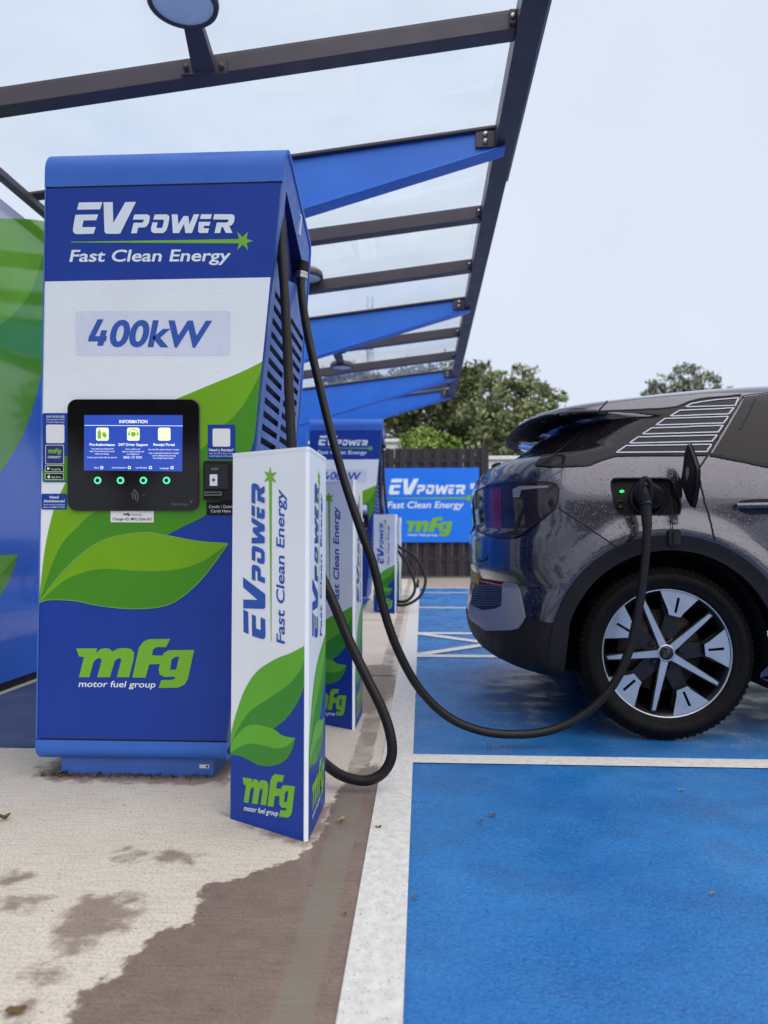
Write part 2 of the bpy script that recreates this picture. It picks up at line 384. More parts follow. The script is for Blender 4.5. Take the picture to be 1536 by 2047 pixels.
def concrete(t, b):
    at = t.nodes.new('ShaderNodeAttribute'); at.attribute_name = 'wet'
    a2 = t.nodes.new('ShaderNodeAttribute'); a2.attribute_name = 'damp_shade'
    brush = noise(t, 95, 5, (.10, 1.5, 1)); grit = noise(t, 210, 3); grit2 = noise(t, 150, 3); big = noise(t, 1.7, 4); mid = noise(t, 14, 6)
    dry = mixc(t, mrange(t, big, .3, .7, 0, 1), (.65, .555, .455), (.77, .675, .56))
    dry = mixc(t, mrange(t, brush, .46, .64, 0, .26), dry, (.30, .245, .21))
    dry = mixc(t, mrange(t, grit2, .50, .70, 0, .55), dry, (.24, .20, .17))
    dry = mixc(t, mrange(t, grit, .55, .68, 0, .5), dry, (.17, .14, .125))
    wetc = mixc(t, mrange(t, mid, .3, .7, 0, 1), (.205, .136, .106), (.262, .182, .144))
    wetc = mixc(t, mrange(t, brush, .46, .64, 0, .25), wetc, (.09, .065, .055))
    wetc = mixc(t, mrange(t, grit, .55, .68, 0, .6), wetc, (.36, .28, .23))
    wetc = mixc(t, mrange(t, grit2, .54, .70, 0, .6), wetc, (.10, .065, .050))
    wob = math_(t, 'MULTIPLY', math_(t, 'SUBTRACT', noise(t, 24, 5), .5), .085)
    wf = mrange(t, math_(t, 'ADD', at.outputs['Fac'], wob), -.006, .008, 0, 1, True)
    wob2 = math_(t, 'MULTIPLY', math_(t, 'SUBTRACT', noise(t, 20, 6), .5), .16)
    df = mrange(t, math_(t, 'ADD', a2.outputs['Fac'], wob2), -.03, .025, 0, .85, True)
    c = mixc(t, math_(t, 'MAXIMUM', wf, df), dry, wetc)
    spk = mrange(t, noise(t, 75, 1), .735, .76, 0, .75)
    c = mixc(t, spk, c, (.03, .022, .018))
    tc = t.nodes.new('ShaderNodeTexCoord'); sx = t.nodes.new('ShaderNodeSeparateXYZ'); t.links.new(tc.outputs['Object'], sx.inputs[0])
    xw_ = math_(t, 'ADD', sx.outputs[0], math_(t, 'MULTIPLY', math_(t, 'SUBTRACT', noise(t, 9, 4), .5), .03))
    band = math_(t, 'MULTIPLY', mrange(t, xw_, -.272, -.262, 0, 1, True), mrange(t, xw_, -.195, -.188, 1, 0, True))
    band = math_(t, 'MULTIPLY', band, mrange(t, noise(t, 6, 4), .35, .6, .25, .8))
    c = mixc(t, band, c, (.23, .195, .15))          # trowelled strip beside the line
    L = t.links.new; L(c, b.inputs['Base Color'])
    L(mrange(t, wf, 0, 1, .85, .36), b.inputs['Roughness'])
    bumpn(t, b, math_(t, 'ADD', math_(t, 'MULTIPLY', brush, 1.0), math_(t, 'MULTIPLY', grit, .5)), .55, .003)
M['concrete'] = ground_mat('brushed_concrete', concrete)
def baypaint(t, b):
    g = noise(t, 260, 3); g2 = noise(t, 60, 5); pe = noise(t, 105, 2); big = noise(t, 1.6, 4); st = noise(t, 5, 5)
    c = mixc(t, mrange(t, big, .35, .65, 0, 1), (.012, .138, .42), (.022, .215, .56))
    c = mixc(t, mrange(t, g2, .45, .7, 0, .45), c, (.012, .075, .25))
    c = mixc(t, mrange(t, noise(t, 3.1, 6), .48, .72, 0, .55), c, (.030, .085, .235))
    c = mixc(t, mrange(t, noise(t, 2.3, 5, (1, .35, 1)), .56, .72, 0, .35), c, (.09, .27, .56))
    c = mixc(t, mrange(t, g, .54, .68, 0, .45), c, (.13, .33, .62))
    c = mixc(t, mrange(t, noise(t, 130, 3), .54, .68, 0, .55), c, (.008, .050, .20))
    c = mixc(t, mrange(t, noise(t, 150, 2), .58, .70, 0, .45), c, (.10, .30, .62))
    c = mixc(t, mrange(t, noise(t, 90, 2), .70, .75, 0, .8), c, (.012, .018, .03))
    L = t.links.new; L(c, b.inputs['Base Color'])
    L(mrange(t, st, .38, .62, .18, .5), b.inputs['Roughness'])
    bumpn(t, b, math_(t, 'ADD', math_(t, 'MULTIPLY', g, .35), math_(t, 'MULTIPLY', math_(t, 'MULTIPLY', pe, mrange(t, noise(t, 4, 3), .35, .65, .3, 1.5)), 1.0)), .6, .005)
M['bay'] = ground_mat('blue_bay_paint', baypaint)
def lanepaint(t, b):
    g = noise(t, 330, 3); g2 = noise(t, 40, 5)
    c = mixc(t, mrange(t, g2, .35, .7, 0, 1), (.76, .74, .70), (.63, .58, .54))
    c = mixc(t, mrange(t, noise(t, 170, 4), .60, .70, 0, .75), c, (.16, .14, .14))
    t.links.new(c, b.inputs['Base Color']); b.inputs['Roughness'].default_value = .6
    bumpn(t, b, g, .5, .003)
M['line'] = ground_mat('white_line_paint', lanepaint)
def tarmac(t, b):
    g = noise(t, 260, 3)
    c = mixc(t, mrange(t, g, .35, .7, 0, 1), (.030, .028, .03), (.085, .08, .082))
    t.links.new(c, b.inputs['Base Color']); b.inputs['Roughness'].default_value = .6
    bumpn(t, b, g, .6, .004)
M['tarmac'] = ground_mat('asphalt', tarmac)
def dullblue(t, b):
    g = noise(t, 200, 3); g2 = noise(t, 6, 5, (.4, 1.6, 1))
    c = mixc(t, mrange(t, g2, .35, .7, 0, 1), (.055, .075, .17), (.12, .135, .22))
    t.links.new(c, b.inputs['Base Color']); b.inputs['Roughness'].default_value = .5
    bumpn(t, b, g, .5, .003)
M['dullblue'] = ground_mat('worn_blue_paint', dullblue)

sheet('ground', -400, -400, 400, 400, -.012, 'tarmac')
XS = -.034           # the edge where the painted bays begin
# concrete apron with the rain-wet patch carried as a signed distance
def sdist(P, poly):
    poly = np.array(poly); n = len(poly); d = np.full(len(P), 1e9); ins = np.zeros(len(P), bool)
    for i in range(n):
        a, b = poly[i], poly[(i + 1) % n]; e = b - a; w_ = P - a
        t = np.clip((w_ @ e) / max(e @ e, 1e-9), 0, 1); d = np.minimum(d, np.hypot(*(w_ - t[:, None] * e).T))
        c = (a[1] > P[:, 1]) != (b[1] > P[:, 1])
        if abs(b[1] - a[1]) > 1e-9: ins ^= c & (P[:, 0] < (b[0] - a[0]) * (P[:, 1] - a[1]) / (b[1] - a[1]) + a[0])
    return np.where(ins, d, -d)
c3 = lambda x, y: tuple(gnd(x / 2.194, 1400 + y / 2.194))[:2]
WET = [c3(*p) for p in [(150, 1620), (275, 1420), (330, 1320), (375, 1265), (430, 1240), (510, 1200), (585, 1150), (545, 1125), (600, 1110), (640, 1060), (700, 1010), (760, 990), (835, 985), (845, 930), (885, 880), (870, 850), (900, 820), (960, 795), (1080, 765), (1160, 735), (1280, 710), (1330, 670), (1372, 630), (1425, 560), (1450, 470), (1480, 400), (1560, 330), (1640, 250), (1680, 330), (1700, 600), (1640, 900), (1600, 1650)]]
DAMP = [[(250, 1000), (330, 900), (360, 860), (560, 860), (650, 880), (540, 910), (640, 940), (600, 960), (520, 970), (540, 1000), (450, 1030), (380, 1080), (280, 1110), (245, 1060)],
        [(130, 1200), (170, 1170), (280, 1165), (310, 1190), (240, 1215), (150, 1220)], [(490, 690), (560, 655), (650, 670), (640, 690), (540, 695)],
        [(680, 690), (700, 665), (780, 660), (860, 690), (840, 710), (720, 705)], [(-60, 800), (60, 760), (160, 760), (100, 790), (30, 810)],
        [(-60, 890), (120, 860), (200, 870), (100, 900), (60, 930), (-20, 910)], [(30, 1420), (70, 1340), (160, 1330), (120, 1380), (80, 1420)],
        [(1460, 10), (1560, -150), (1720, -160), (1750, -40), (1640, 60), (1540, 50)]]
gx = np.unique(np.concatenate([np.arange(-2.6, XS - .001, .025), [XS - .06]])); gy = np.concatenate([np.arange(-2, .8, .4), np.arange(.8, 4.2, .02), np.arange(4.3, 15.3, .5)])
GX, GY = np.meshgrid(gx, gy); PP = np.stack([GX.ravel(), GY.ravel()], 1)
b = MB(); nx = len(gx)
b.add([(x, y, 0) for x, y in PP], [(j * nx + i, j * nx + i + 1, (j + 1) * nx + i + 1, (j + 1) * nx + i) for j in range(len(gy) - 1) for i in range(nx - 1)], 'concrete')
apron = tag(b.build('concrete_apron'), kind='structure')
for nm, val in (('wet', sdist(PP, WET)), ('damp_shade', np.max([sdist(PP, [c3(*p) for p in q]) for q in DAMP] + [sdist(PP, [(-1.31, 2.50), (-.70, 2.49), (-.66, 2.8), (-.66, 3.2), (-1.36, 3.2), (-1.38, 2.6)]) + .01, sdist(PP, [(-.64, 2.22), (-.33, 1.96), (-.25, 2.05), (-.25, 2.36)]) - .03], axis=0))):  # plinth and bollard outlines paint contact shade together with real grime
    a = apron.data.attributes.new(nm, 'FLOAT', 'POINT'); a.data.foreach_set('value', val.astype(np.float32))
b = MB()
for y in (4.45, 7.4, 10.4, 13.2): b.box((-2.6, y, -.01), (XS - .13, y + .014, .0015), 'blackm')
tag(b.build('expansion_joint'), kind='structure')
sheet('far_apron', XS - .06, 12.2, 14, 15.3, .0, 'concrete')
sheet('parking_bay', XS - .06, -4, 14, 12.2, .0, 'bay')
sheet('blue_strip', -2.25, 2.86, -1.15, 12.0, .004, 'dullblue')
b = MB(); z = .004
def strip(p, q, wd):
    p, q = Vector((*p, z)), Vector((*q, z)); n = Vector((-(q - p).y, (q - p).x, 0)).normalized() * wd / 2
    b.add([p + n, p - n, q - n, q + n], [(0, 1, 2, 3)], 'line')
strip((XS - .058, -4), (XS - .058, 12.1), .116)
for y, wd in ((2.797, .105), (5.20, .11), (6.42, .11), (8.74, .11), (11.1, .11), (12.1, .11)): strip((XS, y), (8, y), wd)
z = .0055
zz = [(XS + .02, 6.37), (.56, 5.81), (XS + .02, 5.25)]
for k in range(6):
    o = k * 1.16
    strip((zz[0][0] + o, 6.37), (.56 + o, 5.81), .105); z += .0004
    strip((.56 + o, 5.81), (zz[0][0] + o, 5.25), .105); z += .0004
tag(b.build('bay_markings'), kind='structure')

# ------------------------------------------------------------------ chargers
XL, SB = -1.351, .0931
def Xs(z): return -.676 + (z - .14) * SB
YF = 2.5
FP = Plane((0, YF, 0), (1, 0, 0), (0, 0, 1))        # its normal points at the camera side
SP = Plane((Xs(0), 0, 0), (0, 1, 0), (SB, 0, 1))
if FP.n.y > 0: FP.n = -FP.n
if SP.n.x < 0: SP.n = -SP.n
base1 = Vector((-1.0, 2.85, 0))
ch = thing('ev_charger', base1, 'tall blue, white and green rapid charger in front, with lit touchscreen', 'charger', 'rapid chargers in the row')
# front panel: flat graphics laid over a folded sheet
b = MB()
zt, zb = 2.098, .142
b.hexa([(XL, YF, zb), (Xs(zb), YF, zb), (Xs(zb), YF + .02, zb), (XL, YF + .02, zb), (XL, YF, zt), (Xs(zt), YF, zt), (Xs(zt), YF + .02, zt), (XL, YF + .02, zt)], 'navy')
uvz = lambda y: FP.uv(300, y)[1]
zw = uvz(559); e = .004
leaf_top = spl([(78, 1205), (90, 1100), (106, 1026), (122, 985), (150, 935), (200, 880), (300, 822), (400, 778), (480, 745), (533, 719)], 6)
lt = [FP.uv(*p) for p in leaf_top]
lt[0] = (XL + e, lt[0][1]); lt[1] = (max(lt[1][0], XL + e), lt[1][1]); lt[-1] = (Xs(lt[-1][1]) - e, lt[-1][1])
lt = [(min(max(u, XL + e), Xs(v) - e), v) for u, v in lt]
b.flat(FP, [[(XL + e, zw), (Xs(zw) - e, zw)] + lt[::-1]], 'white', .0006)
vein = spl([(78, 1205), (117, 1100), (156, 1053), (191, 1023), (300, 960), (400, 900), (440, 858), (485, 812), (531, 727)], 6)
low = spl([(516, 845), (500, 905), (455, 985), (413, 1029), (361, 1056), (333, 1071)], 6)
clampf = lambda l: [(min(max(u, XL + e), Xs(v) - e), v) for u, v in (FP.uv(*p) for p in l)]
vv, lw = clampf(vein), clampf(low)
b.flat(FP, [lt + vv[::-1]], 'g1', .0012)
b.flat(FP, [vv + lw + clampf([(290, 1064), (220, 1075), (170, 1100), (120, 1150)])], 'g2', .0012)
t2 = clampf(spl([(78, 1205), (120, 1150), (170, 1102), (220, 1075), (290, 1064), (333, 1070), (400, 1082), (456, 1086)], 6))
v2 = clampf(spl([(78, 1205), (130, 1160), (180, 1141), (220, 1137), (280, 1141), (340, 1140), (400, 1125), (456, 1087)], 6))
l2 = clampf(spl([(456, 1088), (430, 1125), (400, 1162), (365, 1193), (330, 1211), (270, 1217), (200, 1211), (150, 1201), (100, 1199), (78, 1206)], 6))
b.flat(FP, [t2 + v2[::-1]], 'g1', .0018); b.flat(FP, [v2 + l2], 'g2', .0018)
def outline(mb, pl, uvs, wd, m, h):
    for i in range(len(uvs) - 1):
        a, c = Vector(uvs[i]), Vector(uvs[i + 1]); d = c - a
        if d.length < 1e-6: continue
        n = Vector((-d.y, d.x)).normalized() * wd / 2
        mb.flat(pl, [[tuple(a + n), tuple(a - n), tuple(c - n), tuple(c + n)]], m, h)
for q in (t2, l2): outline(b, FP, q, .0025, 'gline', .0024)
outline(b, FP, [(XL + .004, zb), (XL + .004, zt)], .005, 'side_blue', .0026)
put_wordmark(b, FP, CROP1, 'lav', 'gl', .0010)
put_mfg(b, FP, CROP3, 'gl', 'lav', .0010)
b.dec(FP, [rrect(152, 622, 461, 711, 4)], 'plate', .0012)
p0, p1 = CROP1(400, 1053), CROP1(908, 1057)
put_text(b, FP, '00kW', p0, p1, (0, -135 / 2.56), 'ink', .002, .20, .032)
b.dec(FP, [[CROP1(*p) for p in [(348, 918), (379, 918), (336, 1004), (359, 1004), (367, 974), (397, 974), (389, 1004), (397, 1004), (390, 1031), (382, 1031), (376, 1053), (345, 1053), (351, 1031), (298, 1031), (303, 1008)]]], 'ink', .002)
b.build('front_panel', ch)
# folded top cap running over the roof and down the back
b = MB()
def arc(cy, cz, r, a0, a1, n=8): return [(cy + r * math.cos(math.radians(a0 + (a1 - a0) * k / n)), cz + r * math.sin(math.radians(a0 + (a1 - a0) * k / n))) for k in range(n + 1)]
prof = [(YF, 2.104), (YF, 2.15)] + arc(YF + .085, 2.165, .085, 180, 97, 9) + [(2.62, 2.246)] + arc(3.12, 2.09, .06, 78, 10, 6) + [(3.30, 1.40), (3.30, .12)]
def shell(mb, prof, m, t=.016, x0=XL, ext=.003):
    n = len(prof); inn = []
    for i in range(n):
        a = Vector(prof[max(i - 1, 0)]); c = Vector(prof[min(i + 1, n - 1)]); d = (c - a).normalized(); inn.append((prof[i][0] + d.y * t, prof[i][1] - d.x * t))
    P = lambda q, r: (Xs(q[1]) + ext if r else x0 - .001, q[0], q[1])
    vs = [P(q, 0) for q in prof] + [P(q, 1) for q in prof] + [P(q, 0) for q in inn] + [P(q, 1) for q in inn]
    mb.add(vs[:2 * n], [(i, i + 1, n + i + 1, n + i) for i in range(n - 1)], m, True)
    mb.add(vs[2 * n:], [(i, n + i, n + i + 1, i + 1) for i in range(n - 1)], m, True)
    mb.add([vs[n + i] for i in range(n)] + [vs[3 * n + i] for i in range(n)], [(i, i + 1, n + i + 1, n + i) for i in range(n - 1)], m)
    mb.add([vs[i] for i in range(n)] + [vs[2 * n + i] for i in range(n)], [(i, n + i, n + i + 1, i + 1) for i in range(n - 1)], m)
    return inn
inn = shell(b, prof, 'blue')
b.box((XL + .03, YF - .0008, 2.0985), (Xs(2.09) - .05, YF + .02, 2.1035), 'dark')
b.build('top_cap', ch)
b = MB()
lip = [(YF, .1365)] + [(YF + .06 - .06 * math.cos(a), .112 - .050 * math.sin(a)) for a in [k * math.pi / 16 for k in range(0, 9)]] + [(3.2, .062)]
shell(b, lip[::-1], 'blue')
b.box((XL + .03, YF - .0008, .1372), (Xs(.14) - .04, YF + .02, .1415), 'dark')
b.build('bottom_lip', ch)
b = MB(); b.box((-1.285, 2.555, 0), (-.735, 3.2, .0745), 'side_blue')
b.box((-.785, 2.5535, .03), (-.750, 2.556, .043), 'paper'); b.box((-.761, 2.5525, .033), (-.753, 2.5538, .040), 'blackm')
b.build('plinth', ch, bevel=.004)
# right-hand side: flush wall with a cable recess and louvre slots
def polyfill(pl, outer, holes, mb, m, h=0): mb.flat(pl, [outer] + holes, m, h)
side_out = [(YF + .022, .10)] + [(YF + .022, 2.10)] + [(y, z_) for y, z_ in inn[1:] if y > YF + .02]
side_out = [(y, min(z_, 3)) for y, z_ in side_out if z_ >= .1]
sp = lambda l: [SP.uv(*p) for p in l]
KS = math.sqrt(1 + SB * SB)
sidel = [(y, z_ * KS) for y, z_ in side_out]
REC = sp([(572, 382), (611, 548), (607, 574), (558, 574), (556, 545), (562, 465)])
REC = [(2.60, 2.118 * KS), (3.09, 1.995 * KS), (3.07, 1.925 * KS), (2.60, 1.80 * KS)]
slots = []
for i in range(29):
    z0 = (1.742 - i * .0485) * KS
    for ya, yb in ((2.585, 2.85), (2.905, 3.20)):
        if z0 > .3: slots.append([(ya, z0), (yb, z0), (yb, z0 - .024), (ya, z0 - .024)])
b = MB()
polyfill(SP, sidel, [REC] + slots, b, 'side_blue', -.002)
for s_ in slots:      # sloping louvre blade and dark throat behind each slot
    (ya, z0), (yb, _), _, (_, z1) = s_
    b.add([SP.to3(ya, z0, -.003), SP.to3(yb, z0, -.003), SP.to3(yb, z1 - .005, -.045), SP.to3(ya, z1 - .005, -.045)], [(0, 1, 2, 3)], 'blackm')
    b.add([SP.to3(ya, z1, -.003), SP.to3(yb, z1, -.003), SP.to3(yb, z1 + .004, -.022), SP.to3(ya, z1 + .004, -.022)], [(0, 1, 2, 3)], 'side_blue')
    for yy in (ya, yb): b.add([SP.to3(yy, z0, -.003), SP.to3(yy, z1, -.003), SP.to3(yy, z1, -.045), SP.to3(yy, z0, -.045)], [(0, 1, 2, 3)], 'dark')
outline(b, SP, [(YF + .030, .12), (YF + .030, 2.09 * KS)], .007, 'teal', .0005)
side = b.build('side_panel', ch)
b = MB()      # recess: a plate that slopes inward, with reveal walls
d0, d1 = .012, .055
rb = [SP.to3(REC[0][0], REC[0][1], -d0), SP.to3(REC[1][0], REC[1][1], -d1), SP.to3(REC[2][0], REC[2][1], -d1), SP.to3(REC[3][0], REC[3][1], -d1)]
b.add(rb, [(0, 1, 2, 3)], 'recess')
for i in range(4):
    j = (i + 1) % 4; b.add([SP.to3(*REC[i], -.002), SP.to3(*REC[j], -.002), rb[j], rb[i]], [(0, 1, 2, 3)], 'recess')
for (u, v, r) in ((2.655, 1.985, .026), (2.75, 2.005, .021), (2.77, 1.955, .027)):
    b.flat(SP, [circ(u, v * KS, r * 1.0, 18)], 'dark', -(d0 + (d1 - d0) * (u - r - 2.60) / .49) + .002)
b.build('cable_recess', ch)
b = MB()
GL = SP.to3(2.965, 1.962 * KS, .012)
b.lathe([(0, .03), (.026, .03), (.026, .002), (.029, .001), (.029, -.012)], GL, (.10, .0, 1), 'blackm', 20, False)
b.lathe([(.020, -.012), (.0265, -.0125), (.0265, -.022), (.0235, -.023), (.0235, -.027), (.026, -.028), (.026, -.038), (.021, -.043), (.0165, -.045)], GL, (.10, .0, 1), 'chrome', 12, False)
b.build('cable_gland', ch)
b = MB()
u, v = 2.895, 2.125 * KS
b.slab(SP, [(u - .010, v - .05), (u + .012, v - .05), (u + .012, v + .03), (u - .022, v + .03), (u - .022, v + .02), (u - .010, v + .014)], 'paper', -.002, .003)
b.build('bay_number', ch)
b = MB()      # left-hand and rear walls
b.add([(XL + .004, y, z_) for y, z_ in side_out], [tuple(range(len(side_out)))], 'side_blue')
b.build('far_side_panel', ch)
# display unit
b = MB(); b.slab(FP, [FP.uv(*p) for p in rrect(138.5, 800, 399, 1020, 17)], 'black', .001, .012)
for l in [rrect(136.8, 798.3, 400.7, 1021.7, 18)]: b.dec(FP, [l], 'greyt', .0027)
for r in (6, 11, 16):
    a = [(262 + r * math.cos(t), 994 - r * math.sin(t)) for t in [math.radians(q) for q in range(-28, 72, 10)]]
    c = [(262 + (r + 2) * math.cos(t), 994 - (r + 2) * math.sin(t)) for t in [math.radians(q) for q in range(-28, 72, 10)]]
    b.dec(FP, [a + c[::-1]], 'greyt', .0126)
b.dec(FP, [circ(291, 990, 1.3, 8)], 'greyt', .0126)
put_text(b, FP, 'hypercharger', (345, 1010), (381, 1011), (0, -6), 'greyt', .0126)
b.dec(FP, [[(381.5, 1001), (384, 1001), (384.7, 1004), (386.5, 1001), (388, 1001), (385, 1007)]], 'greyt', .0126)
du = b.build('display_unit', ch)
b = MB(); H = .0130
b.dec(FP, [[(172, 831), (368, 831), (367, 943), (171.5, 941)]], 'screen', H)
H2 = H + .0006
put_text(b, FP, 'INFORMATION', (242, 847), (298, 847), (0, -6.6), 'scr_t', H2, 0, .02)
b.dec(FP, [[(173, 851), (368, 852), (368, 853), (173, 852)]], 'scr_t', H2)
for cx in (208.5, 270, 331.5): b.dec(FP, [rrect(cx - 12.5, 856, cx + 12.5, 882, 4)], 'scr_c', H2)
H3 = H2 + .0005
b.dec(FP, [[(199, 863), (206, 863), (206, 878), (199, 878)]], 'scr_g', H3); b.dec(FP, [[(201, 859), (204, 859), (204, 862.5), (201, 862.5)]], 'scr_g', H3)
b.dec(FP, [[(208, 866), (213, 865), (218, 871), (214, 877), (209, 873)]], 'scr_g', H3)
b.dec(FP, [circ(270, 869, 5)], 'scr_g', H3)
for a0, a1, r0, r1 in ((0, 180, 8, 9.2),):
    q = [math.radians(a0 + (a1 - a0) * i / 10) for i in range(11)]
    b.dec(FP, [[(270 + r1 * math.cos(t), 868 - r1 * math.sin(t)) for t in q] + [(270 + r0 * math.cos(t), 868 - r0 * math.sin(t)) for t in q[::-1]]], 'scr_g', H3)
for sx in (-1, 1): b.dec(FP, [rrect(270 + sx * 8.6 - 1.8, 866, 270 + sx * 8.6 + 1.8, 872, 1.5)], 'scr_g', H3)
for s_, x0, x1, y in (('Pre-Authorisaton', 183, 233, 892), ('24/7 Driver Support', 240, 299, 892), ('Receipt Portal', 310, 352, 892)): put_text(b, FP, s_, (x0, y), (x1, y + .4), (0, -5.4), 'scr_t', H2, 0, .02)
for s_, x0, x1, y in (('Your bank may temporarily', 186, 231, 899.5), ('hold a Pre-Authorised amount', 183, 233, 904.5), ('while you charge.', 193, 222, 909.5), ('Contact your bank with any queries.', 178, 238, 916.5),
                      ('If you require any', 255, 284, 900), ('help or advice please call', 248, 291, 905), ('our helpline on', 257, 282, 910), ('0808 175 9030', 250, 287, 917.5),
                      ('Scan the QR code for historic receipts.', 300, 362, 901), ('Last completed transaction receipt', 301, 360, 908), ('can be obtained by pressing', 307, 354, 913), ('the receipt button below.', 309, 351, 918),
                      ('Start', 192, 201, 937), ('Active Sessions', 227, 256, 937), ('Last Receipt', 275, 297, 937), ('Language', 323, 341, 938)):
    put_text(b, FP, s_, (x0, y), (x1, y), (0, -5 if '0808' in s_ else -3.3), 'scr_t', H2)
for cx in (207, 262, 304, 347): b.dec(FP, [circ(cx, 935.5, 3.3, 12)], 'scr_t', H2); b.dec(FP, [circ(cx, 935.5, 1.8, 10)], 'screen', H3)
b.build('screen', du)
for cx in (199, 244.5, 290, 336):
    b = MB(); u, v = FP.uv(cx, 961); r = .0128
    c = FP.to3(u, v, .012)
    b.lathe([(r, 0), (r, .003), (r * .94, .0042), (r * .66, .0042), (r * .6, .003), (0, .003)], c, (0, -1, 0), 'led', 24)
    b.lathe([(r * .55, .0032), (r * .45, .005), (0, .005)], c, (0, -1, 0), 'blackm', 20)
    b.build('button', du)
# stickers
b = MB(); b.dec(FP, [rrect(86, 826, 138, 964, 4)], 'navy', .0026)
b.dec(FP, [[(86.5, 962), (86.5, 945), (96, 928), (110, 917), (130, 912), (137.5, 912), (137.5, 962)]], 'g2', .0029)
put_text(b, FP, 'SCAN THE QR CODE', (94, 835), (130, 835), (0, -4), 'lav', .0032, 0, .02)
for i, s_ in enumerate(('Download the MFG', 'Connect App today')): put_text(b, FP, s_, (94, 840.5 + i * 5), (130, 840.5 + i * 5), (0, -3.4), 'lav', .0032)
b.dec(FP, [rrect(93.5, 849, 130, 886, 3)], 'paper', .0032)
b.dec(FP, [rrect(92, 889.5, 129, 928, 3)], 'lav', .0032); b.dec(FP, [rrect(93, 890.5, 128, 927, 3)], 'recess', .0036)
put_loops(b, FP, MFG, aff((204, 520), (97, 897), (722, 735), (124.5, 909)), 'gl', .004, [(2, MFGHOLE)])
put_text(b, FP, 'CONNECT', (96.5, 916), (122.5, 916.3), (0, -4.3), 'lav', .004, .2, .02)
for y, s_ in ((937, 'Google Play'), (952.5, 'App Store')):
    b.dec(FP, [rrect(91.5, y - 6.3, 128.5, y + 6.3, 2)], 'lav', .0032); b.dec(FP, [rrect(92.3, y - 5.5, 127.7, y + 5.5, 2)], 'blackm', .0036)
    put_text(b, FP, s_, (104, y + 3), (123, y + 3), (0, -4), 'lav', .004)
b.dec(FP, [[(96, 933.5), (102, 937), (96, 940.5)]], 'lav', .004); b.dec(FP, [circ(99, 953.5, 2.9, 10)], 'lav', .004); b.dec(FP, [circ(100, 949.3, .9, 6)], 'lav', .004)
b.build('sticker', ch, label='tall dark app sticker left of the screen')
b = MB(); b.dec(FP, [rrect(84, 987, 135, 1018.5, 3)], 'navy', .0026)
put_text(b, FP, 'Need', (100.5, 996.3), (118.5, 996.3), (0, -5.4), 'lav', .0032, 0, .02); put_text(b, FP, 'Assistance?', (88.5, 1004), (131, 1004), (0, -5.4), 'lav', .0032, 0, .02)
for i, s_ in enumerate(('If you require assistance', 'please call 0808 175 9030')): put_text(b, FP, s_, (88 + (1 - i), 1010 + i * 5.2), (130.5, 1010 + i * 5.2), (0, -3.2), 'lav', .0032)
b.build('sticker', ch, label='small blue assistance sticker')
b = MB(); b.dec(FP, [rrect(416, 849, 471, 918, 4)], 'navy', .0026); b.dec(FP, [rrect(426, 857, 461, 893, 3)], 'paper', .0032)
put_text(b, FP, 'Need a Receipt?', (419, 902), (467.5, 902), (0, -5.2), 'lav', .0032, 0, .02)
put_text(b, FP, 'Scan the QR Code or visit', (419, 908), (466, 908), (0, -3.2), 'lav', .0032); put_text(b, FP, 'motorfuelgroup.com/receipt', (419, 913), (466, 913), (0, -3.2), 'lav', .0032)
b.build('sticker', ch, label='blue receipt sticker right of the screen')
b = MB(); b.dec(FP, [[(222, 1021), (308.5, 1021.5), (308, 1044.5), (222, 1044)]], 'paper', .0026)
put_loops(b, FP, MFG, aff((204, 520), (247, 1025.5), (722, 735), (261, 1031.5)), 'blackm', .0032)
put_text(b, FP, '| Isleworth', (263, 1030.5), (284, 1030.8), (0, -4), 'blackm', .0032)
put_text(b, FP, 'Charger ID: MFG 0366 001', (226, 1040), (304, 1040.5), (0, -5.6), 'blackm', .0032, 0, .01)
b.build('sticker', ch, label='white charger number label under the screen')
b = MB(); b.dec(FP, [rrect(413.5, 1003.5, 473, 1029.5, 3)], 'blackm', .0026)
put_text(b, FP, 'Credit / Debit', (418.5, 1015.5), (466, 1015.5), (0, -6), 'lav', .0032); put_text(b, FP, 'Cards Here', (422.5, 1024.3), (462, 1024.3), (0, -6), 'lav', .0032)
b.build('sticker', ch, label='black card payment sticker')
b = MB(); b.slab(FP, [FP.uv(*p) for p in rrect(411.5, 923, 470, 1001, 4)], 'blackm', .002, .03)
b.slab(FP, [FP.uv(*p) for p in rrect(416, 930, 462, 979, 2)], 'black', .03, .034)
for cx in (430.5, 435.5, 440.5): b.dec(FP, [rrect(cx - 2.1, 937, cx + 2.1, 941.5, .6)], 'greyt', .0346)
b.slab(FP, [FP.uv(*p) for p in rrect(415, 984, 449, 992, 1)], 'greyt', .03, .038); b.dec(FP, [[(417, 986.5), (447, 986.5), (447, 989), (417, 989)]], 'dark', .0386)
cr = b.build('card_reader', ch)
b = MB(); b.dec(FP, [rrect(425.5, 950, 440.5, 972.5, 1)], 'plate', .0348); b.dec(FP, [circ(433, 961, 3.5, 12)], 'greyt', .0352); b.build('screen', cr)

